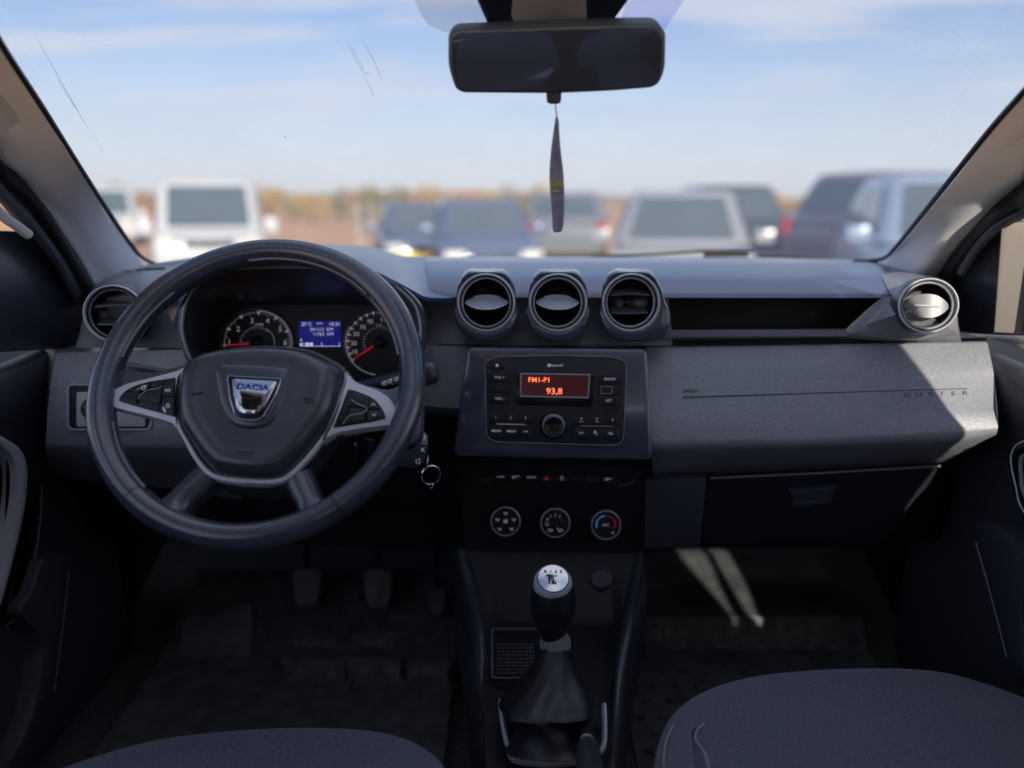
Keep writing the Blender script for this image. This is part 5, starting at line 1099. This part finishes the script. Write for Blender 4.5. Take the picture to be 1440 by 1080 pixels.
# added unseen blocker at the passenger window, cut to shape sun patch and streaks
SH = thing('sun_blocker', 'added unseen grey cloth blocker inside the passenger window, cut to shape the sunlight', 'light blocker', (.745, .2, 1.2))
SX = .745
def crossP(P): t = (SX-P.x)/SUN.x; q = P+SUN*t; return (q.y, q.z)
def cross(px, py, Y): return crossP(at(px, py, Y))
def onmat(px, py):
    P = atz(px, py, .716); return crossP(P if P.y > 1.262 else at(px, py, 1.245))
far = 1.6
lit = [[cross(1316, 652, 1.075), cross(1340, 625, 1.02), cross(1356, 610, 1.004), cross(1310, 545, 1.045), cross(1264, 480, 1.085), cross(1238, 416, 1.10), (-.02, 1.95), (far, 1.95), (far, 1.0), (.45, 1.0), (.42, 1.30)],
       [onmat(*q) for q in ((950, 774), (984, 774), (1012, 825), (1034, 862), (1040, 880), (1032, 874), (1012, 862), (984, 838), (962, 800))],
       [onmat(*q) for q in ((994, 774), (1016, 774), (1050, 825), (1076, 866), (1084, 888), (1074, 882), (1054, 862), (1022, 815))]]
b = MB(); z = 1.165; dz = .003; y_a, y_b = -.50, .62
while z < 1.84:
    zc = z+dz/2; open_ = []
    for poly in lit:
        xs = []
        for (ya, za), (yb, zb) in zip(poly, poly[1:]+poly[:1]):
            if (za > zc) != (zb > zc): xs.append(ya+(yb-ya)*(zc-za)/(zb-za))
        xs.sort(); open_ += list(zip(xs[::2], xs[1::2]))
    cur = y_a
    for a_, c_ in sorted(open_)+[(y_b, y_b)]:
        a_ = min(max(a_, y_a), y_b)
        if a_-cur > .0005: b.add([(SX, cur, z), (SX, a_, z), (SX, a_, z+dz), (SX, cur, z+dz)], [(0, 1, 2, 3)])
        cur = max(cur, min(c_, y_b))
    z += dz
b.build('blocker_cloth', 'blocker_cloth', SH, keep=True)
RSH = MB(); RSH.box((.748, -1.08, 1.48), .003, .92, .54); RSH = RSH.build('sun_blocker', 'blocker_cloth', None); tag(RSH, 'added unseen grey cloth blocker behind the passenger, keeping sun off the front seat', 'light blocker')  # added unseen sheet, stops sun entering by the rear side window
# side windows
b = MB(); b.add([(.768, -.44, 1.22), (.768, 1.2, 1.22), (.768, .3, 1.84), (.768, -.44, 1.84)], [(0, 1, 2, 3)]); b.build('window_glass', 'side_glass', DR, keep=True)
b = MB(); b.add([(-.768, -.44, 1.22), (-.768, 1.2, 1.22), (-.768, .3, 1.84), (-.768, -.44, 1.84)], [(0, 1, 2, 3)]); b.build('window_glass', 'side_glass', DL, keep=True)
b = MB(); b.add([(-.70, -1.75, 1.13), (.70, -1.75, 1.13), (.66, -1.75, 1.80), (-.66, -1.75, 1.80)], [(0, 1, 2, 3)]); b.build('rear_window', 'privacy_glass', BD, keep=True)
# wiper lying at the foot of the glass
WI = thing('wiper', 'thin black wiper arm resting at the foot of the windscreen', 'wiper', at(1000, 356, 1.62))
b = MB(); b.tube([at(830, 361, 1.60), at(920, 358, 1.61), at(985, 353.5, 1.62), at(1046, 352, 1.62), at(1060, 354, 1.62)], .0028, seg=6); b.build('arm', 'rubber', WI)
b = MB(); b.tube([at(990, 358, 1.62), at(1052, 357, 1.62)], .006, seg=6); b.build('blade', 'rubber', WI)
# ================================================================== OUTSIDE
b = MB(); n = 60; b.grid([[V((x*6, y*6-30, 0)) for x in range(-n, n+1)] for y in range(0, 90)]); struct(b.build('ground', 'earth', None))
b = MB(); rows = []
for i in range(2): rows.append([V((x, 3+i*17, .006)) for x in (-30, 30)])
b.grid(rows); struct(b.build('car_park', 'gravel', None))
random.seed(11)
b = MB(); rows = []
for j, (y, h) in enumerate(((150, 0), (190, 3.0), (260, 5.2), (340, 5.5), (420, 0))): rows.append([V((-400+i*16, y, h*(.62+.38*sin(i*.35)*cos(i*.13+j))-.2)) for i in range(51)])
b.grid(rows); struct(b.build('hills', 'hill', None, ang=80))
def car(name, label, cat, loc, rz, L, Wd, H, paint, kind='hatch', lights='front', group='cars parked ahead of us', plate=None):
    t = thing(name, label, cat, (0, 0, 0), group); w = Wd/2
    bh = H*.60 if kind != 'van' else H*.52
    # body: front of the car at -y (faces the camera before rotation)
    st = {'hatch': [(0, .30, .52, .80), (.04, .24, .60, .90), (.12, .22, .68, .96), (.30*1, .20, bh-.12, 1), (L*.27, .20, bh-.02, 1), (L*.5, .20, bh, 1), (L*.8, .20, bh+.03, 1), (L-.12, .24, bh, .97), (L-.03, .30, bh-.08, .93), (L, .36, bh-.2, .86)],
          'suv': [(0, .34, .62, .84), (.05, .28, .78, .92), (.14, .26, .88, .97), (.45, .25, bh-.08, 1), (L*.24, .25, bh-.02, 1), (L*.5, .25, bh, 1), (L*.8, .25, bh+.02, 1), (L-.12, .28, bh, .98), (L-.03, .34, bh-.06, .95), (L, .40, bh-.2, .9)],
          'van': [(0, .30, .60, .86), (.05, .24, .78, .93), (.15, .22, .90, .97), (.5, .20, bh-.04, 1), (.95, .20, bh+.04, 1), (L*.5, .20, bh+.06, 1), (L*.8, .20, bh+.06, 1), (L-.1, .24, bh+.06, 1), (L-.03, .30, bh+.04, .98), (L, .34, bh, .96)]}[kind]
    b = MB(); rows = []
    for y, zb, zt, k in st:
        ww = w*k; zm = zb+(zt-zb)*.5
        half = [(0, zb), (ww*.85, zb), (ww*.97, zb+.08), (ww, zm), (ww*.985, zt-.10), (ww*.93, zt-.02), (ww*.6, zt+.015), (0, zt+.03)]
        rows.append([V((x, y, z)) for x, z in half]+[V((-x, y, z)) for x, z in half[-2:0:-1]])
    b.grid(rows, cu=True); b.fill(rows[0]); b.fill(rows[-1][::-1]); body = b.build('body', paint, t, ang=50, sub=1)
    # cabin
    if kind == 'van': y0, y1, y2, y3, k1 = .75, 1.35, L-.15, L-.02, .90
    elif kind == 'suv': y0, y1, y2, y3, k1 = L*.25, L*.40, L*.90, L-.04, .80
    else: y0, y1, y2, y3, k1 = L*.25, L*.42, L*.80, L*.97, .74
    zb = bh-.03; zt = H-.03
    def ringc(k, s=0): # k 0..1 belt to roof
        yf = y0+(y1-y0)*k; yr = y3+(y2-y3)*k; ww = w*(.95+(k1-.95)*k); z = zb+(zt-zb)*k; r = .10
        return [V((x, y, z)) for x, y in [(-ww*.82, yf), (0, yf-.06*(1-k)-.03), (ww*.82, yf), (ww, yf+.18), (ww, (yf+yr)/2), (ww, yr-.12), (ww*.85, yr), (0, yr+.03), (-ww*.85, yr), (-ww, yr-.12), (-ww, (yf+yr)/2), (-ww, yf+.18)]]
    R0, R1 = ringc(0), ringc(1); top = [V((q.x*.85, q.y+(.10 if q.y < (y1+y2)/2 else -.10), H)) for q in R1]
    b = MB(); b.grid([R0, ringc(.5), R1, top], cu=True); b.fill([V((q.x, q.y, H)) for q in top]); cb_ = b.build('cabin', paint, t, ang=50); bv = cb_.modifiers.new('edge', 'BEVEL'); bv.width = .13; bv.segments = 3; bv.limit_method = 'ANGLE'; bv.angle_limit = radians(20)
    def pane(i0, i1, a, c, k0, k1_, name='window'):
        # panel between ring vertices, shrunk, 4 mm proud
        A, B_, C_, D_ = R0[i0], R0[i1], R1[i1], R1[i0]
        f = lambda u, v: (A.lerp(B_, u)).lerp(D_.lerp(C_, u), v)
        nn = (B_-A).cross(D_-A).normalized(); cen = f(.5, .5); 
        if nn.dot(cen-V((0, L*.55, cen.z))) < 0: nn = -nn
        b.add([f(u, v)+nn*.012 for u, v in ((a, k0), (c, k0), (c, k1_), (a, k1_))], [(0, 1, 2, 3)])
    b = MB(); pane(0, 1, .06, 1, .10, .90); pane(1, 2, 0, .94, .10, .90); b.build('windscreen', 'car_glass', t)
    b = MB(); pane(6, 7, .06, 1, .25, .85); pane(7, 8, 0, .94, .25, .85); b.build('rear_window', 'car_glass', t)
    for i0, i1, a, c in ((3, 4, .06, .97), (4, 5, .03, .92), (9, 10, .08, .97), (10, 11, .03, .94)): b = MB(); pane(i0, i1, a, c, .12, .86); b.build('side_window', 'car_glass', t)
    for s in (-1, 1):
        for y in (.82, L-.85):
            r = .33 if kind != 'suv' else .37; wc = V((s*(w-.08), y, r)); b = MB(); b.lathe(wc, V((s, 0, 0)), [(r*.62, .06), (r*.66, .10), (r*.95, .10), (r, .06), (r, -.12), (r*.6, -.12)], 28); wh = b.build('wheel', 'tyre', t)
            b = MB(); b.lathe(wc, V((s, 0, 0)), [(.001, .075), (r*.2, .08), (r*.3, .06), (r*.62, .085), (r*.64, .07)], 20); b.build('rim', 'rim_metal', wh)
        zf = st[2][2]
        b = MB(); b.box((s*w*.70, .07, zf-.10), .34, .14, .15, Matrix.Rotation(s*.45, 3, 'Z'), .03); b.build('headlight', 'lamp_clear', t)
        b = MB(); zr = bh-.10; b.box((s*w*.84, L-.05, zr), .16, .12, .26 if kind == 'suv' else .20, Matrix.Rotation(-s*.3, 3, 'Z'), .03); b.build('tail_light', 'lamp_red', t)
        b = MB(); b.box((s*(w+.12), y0+.35, bh+.06), .24, .12, .17 if kind != 'van' else .28, None, .04); b.build('door_mirror', paint, t)
    b = MB(); b.box((0, .03, zf-.16), Wd*.42, .08, .13, None, .02); b.build('grille', 'rubber', t)
    b = MB(); b.box((0, -.005, .44), .52, .03, .11, None, .004); b.build('number_plate', plate or 'car_white', t)
    b = MB(); b.box((0, .02, .36), Wd*.6, .08, .10, None, .02); b.build('lower_grille', 'rubber', t)
    t.location = loc; t.rotation_euler.z = radians(rz); return t
def gx(px, D): return (px-720)/FP*D*1.028
car('parked_van', 'white van facing us left of centre beyond the steering wheel', 'van', (gx(316, 13), 12.9, 0), 20, 4.9, 1.86, 1.80, 'car_white', 'van')
car('parked_van', 'small white van farthest left, half hidden by the left pillar', 'van', (gx(176, 24), 24, 0), 24, 4.6, 1.8, 1.84, 'car_white', 'van')
car('parked_car', 'blue grey hatchback with round pale headlights left of the air freshener', 'car', (gx(697, 12.6), 12.4, 0), 9, 4.2, 1.78, 1.47, 'car_bluegrey', 'hatch')
car('parked_car', 'slate blue car behind the white posts, left of the blue grey hatchback', 'car', (gx(610, 15), 14.6, 0), 12, 4.2, 1.72, 1.40, 'car_slate', 'hatch', plate='yellow_paint')
car('parked_car', 'silver estate car facing us right of the air freshener', 'car', (gx(938, 9.1), 8.6, 0), -11, 4.4, 1.82, 1.57, 'car_silver', 'hatch')
car('parked_car', 'grey suv seen from behind with red tail lights just right of the air freshener', 'car', (gx(806, 17), 20.5, 0), 176, 4.2, 1.8, 1.62, 'car_grey', 'suv')
car('parked_car', 'dark suv behind the gap between silver estate and mauve suv', 'car', (gx(1062, 14.5), 14.4, 0), 2, 4.4, 1.8, 1.74, 'car_dark', 'suv')
car('parked_car', 'large mauve grey suv seen from its rear corner near the right pillar', 'car', (9.2, 13.3, 0), 105, 4.7, 1.9, 1.86, 'car_mauve', 'suv')
car('parked_car', 'pale blue car nearest the right pillar', 'car', (gx(1350, 7.4), 7.0, 0), -14, 4.3, 1.76, 1.72, 'car_paleblue', 'hatch')
# posts, fence, barrier
for i, px in enumerate((515, 531)):
    D_ = (19, 32)[i]; p = V((gx(px, D_), D_, 0)); b = MB(); b.box(p+V((0, 0, .65)), .07, .07, 1.3, None, .01); b.box(p+V((0, 0, 1.32)), .10, .10, .04, None, .01)
    tag(b.build('concrete_post', 'concrete_post', None), ('nearer pale concrete post left of the slate blue car', 'farther pale concrete post left of the slate blue car')[i], 'post', 'concrete posts along the yard')
b = MB(); D_ = 10.5; p = V((gx(577, D_), D_, 0)); b.box(p+V((0, 0, .38)), .36, .3, .76, None, .04); tag(b.build('barrier_block', 'yellow_paint', None), 'yellow painted block standing in front of the slate blue car', 'barrier')
# hedge / trees on the skyline : individual shrubs with leaf clumps
def shrub(x, y, w, h, m, label):
    t = thing('autumn_tree', label, 'tree', (x, y, 0), 'autumn trees on the far side of the field')
    b = MB(); b.tube([(x, y, 0), (x+.1, y, h*.3), (x, y, h*.6)], [w*.05, w*.035, w*.015], seg=7)
    for k in range(5): a = k*1.3; b.tube([(x, y, h*(.2+.07*k)), (x+cos(a)*w*.3, y+sin(a)*w*.3, h*(.45+.07*k))], [w*.02, w*.006], seg=5)
    b.build('trunk', 'bark', t); b = MB()
    cl = [(x+random.uniform(-.42, .42)*w, y+random.uniform(-.3, .3)*w, h*random.uniform(.18, .85), random.uniform(.12, .26)*w) for _ in range(16)]
    for cx, cy, cz, r in cl:
        for _ in range(70):
            d = V((random.gauss(0, 1), random.gauss(0, 1), random.gauss(0, .8))).normalized()*r*random.uniform(.5, 1.05); c = V((cx, cy, cz))+d; c.z = max(c.z, .1)
            s = w*.028*random.uniform(.6, 1.3); e1 = V((random.gauss(0, 1), random.gauss(0, 1), random.gauss(0, 1))).normalized()*s; e2 = e1.orthogonal().normalized()*s*.7
            b.add([c-e1, c+e2, c+e1, c-e2], [(0, 1, 2, 3)])
    b.build('crown', m, t, keep=True)
spec = []
pxs = list(range(150, 800, 34))+list(range(1000, 1120, 30)); kinds = ['leaf_gold', 'leaf_olive', 'leaf_rust']
words = {'leaf_gold': 'golden', 'leaf_olive': 'olive green', 'leaf_rust': 'rust orange'}
place = ['at the far left edge of the windscreen', 'above the small white van', 'between the two vans', 'just left of the white van', 'over the left edge of the white van', 'directly behind the white van', 'behind the right half of the white van', 'at the right mirror of the white van', 'right of the white van', 'one gap right of the white van', 'left of the concrete posts', 'behind the concrete posts', 'right of the concrete posts', 'left of the slate blue car roof', 'above the slate blue car bonnet', 'above the slate blue car roof', 'above the gap between the blue cars', 'above the blue grey hatchback windscreen', 'above the blue grey hatchback roof', 'just left of the air freshener', 'behind the silver estate roof edge', 'left side of the dark suv', 'right side of the dark suv', 'behind the tail of the mauve suv']
for i, px in enumerate(pxs):
    Dd = random.uniform(48, 70); m = kinds[(i*7+i//3) % 3]; hh = 1.45+(random.uniform(4, 20))/FP*Dd
    shrub(gx(px+random.uniform(-6, 6), Dd), Dd, random.uniform(2.4, 4.2), hh*1.08, m, words[m]+' autumn tree '+place[i % len(place)])
# ================================================================== LIGHT, SKY, CAMERA
w = bpy.data.worlds.new('World'); SC.world = w; w.use_nodes = True; nt = w.node_tree; bg = nt.nodes['Background']; N = nt.nodes.new; Lk = nt.links.new
sky = N('ShaderNodeTexSky'); sky.sky_type = 'NISHITA'; sky.sun_disc = False; el = math.asin(SUN.z); sky.sun_elevation = el; sky.sun_rotation = math.atan2(SUN.x, SUN.y); sky.air_density = 1.0; sky.dust_density = .6; sky.ozone_density = 3
tc = N('ShaderNodeTexCoord'); sep = N('ShaderNodeSeparateXYZ'); Lk(tc.outputs['Generated'], sep.inputs[0])
ad = N('ShaderNodeMath'); ad.operation = 'MAXIMUM'; Lk(sep.outputs['Z'], ad.inputs[0]); ad.inputs[1].default_value = 0
a2 = N('ShaderNodeMath'); a2.operation = 'ADD'; Lk(ad.outputs[0], a2.inputs[0]); a2.inputs[1].default_value = .06
dx = N('ShaderNodeMath'); dx.operation = 'DIVIDE'; Lk(sep.outputs['X'], dx.inputs[0]); Lk(a2.outputs[0], dx.inputs[1])
dy = N('ShaderNodeMath'); dy.operation = 'DIVIDE'; Lk(sep.outputs['Y'], dy.inputs[0]); Lk(a2.outputs[0], dy.inputs[1])
cb = N('ShaderNodeCombineXYZ'); Lk(dx.outputs[0], cb.inputs[0]); Lk(dy.outputs[0], cb.inputs[1])
mp = N('ShaderNodeMapping'); mp.inputs['Scale'].default_value = (.30, .62, 1); mp.inputs['Location'].default_value = (3.1, 1.7, 0); mp.inputs['Rotation'].default_value = (0, 0, .12); Lk(cb.outputs[0], mp.inputs[0])
n1 = N('ShaderNodeTexNoise'); n1.inputs['Scale'].default_value = 1.5; n1.inputs['Detail'].default_value = 9; n1.inputs['Roughness'].default_value = .58; n1.inputs['Distortion'].default_value = .5; Lk(mp.outputs[0], n1.inputs[0])
mr = N('ShaderNodeMapRange'); mr.interpolation_type = 'SMOOTHSTEP'; mr.inputs[1].default_value = .41; mr.inputs[2].default_value = .61; mr.inputs[3].default_value = 0; mr.inputs[4].default_value = .8; Lk(n1.outputs['Fac'], mr.inputs[0])
hz = N('ShaderNodeMapRange'); hz.inputs[1].default_value = .0; hz.inputs[2].default_value = .30; hz.inputs[3].default_value = .75; hz.inputs[4].default_value = 0; hz.interpolation_type = 'SMOOTHSTEP'; Lk(sep.outputs['Z'], hz.inputs[0])
mxm = N('ShaderNodeMath'); mxm.operation = 'MAXIMUM'; Lk(mr.outputs[0], mxm.inputs[0]); Lk(hz.outputs[0], mxm.inputs[1])
mx = N('ShaderNodeMix'); mx.data_type = 'RGBA'; Lk(mxm.outputs[0], mx.inputs[0]); tn = N('ShaderNodeMix'); tn.data_type = 'RGBA'; tn.blend_type = 'MULTIPLY'; tn.inputs[0].default_value = 1; Lk(sky.outputs[0], tn.inputs[6]); tn.inputs[7].default_value = (.98, .97, 1.08, 1); Lk(tn.outputs[2], mx.inputs[6]); mx.inputs[7].default_value = (6.6, 6.7, 7.2, 1)
Lk(mx.outputs[2], bg.inputs[0]); bg.inputs[1].default_value = .084
sl_ = bpy.data.lights.new('sun', 'SUN'); sl_.energy = 3.1; sl_.angle = radians(.5); sl_.color = (1, .90, .76); so = bpy.data.objects.new('sun', sl_); C.objects.link(so); so.rotation_euler = SUN.to_track_quat('Z', 'Y').to_euler(); so.location = (0, -5, 6)
cam = bpy.data.cameras.new('camera'); co = bpy.data.objects.new('camera', cam); C.objects.link(co); SC.camera = co
co.location = CAM; co.rotation_euler = (pi/2-PT, 0, 0); cam.sensor_width = 36; cam.lens = 27; cam.clip_start = .02; cam.clip_end = 2000
cam.dof.use_dof = True; cam.dof.focus_distance = .96; cam.dof.aperture_fstop = .027/.0165
SC.view_settings.view_transform = 'Standard'; SC.view_settings.look = 'None'; SC.view_settings.exposure = 0.64; SC.view_settings.gamma = 1
SC.cycles.max_bounces = 8; SC.cycles.diffuse_bounces = 5; SC.cycles.glossy_bounces = 4; SC.cycles.transparent_max_bounces = 16; SC.cycles.sample_clamp_indirect = 4
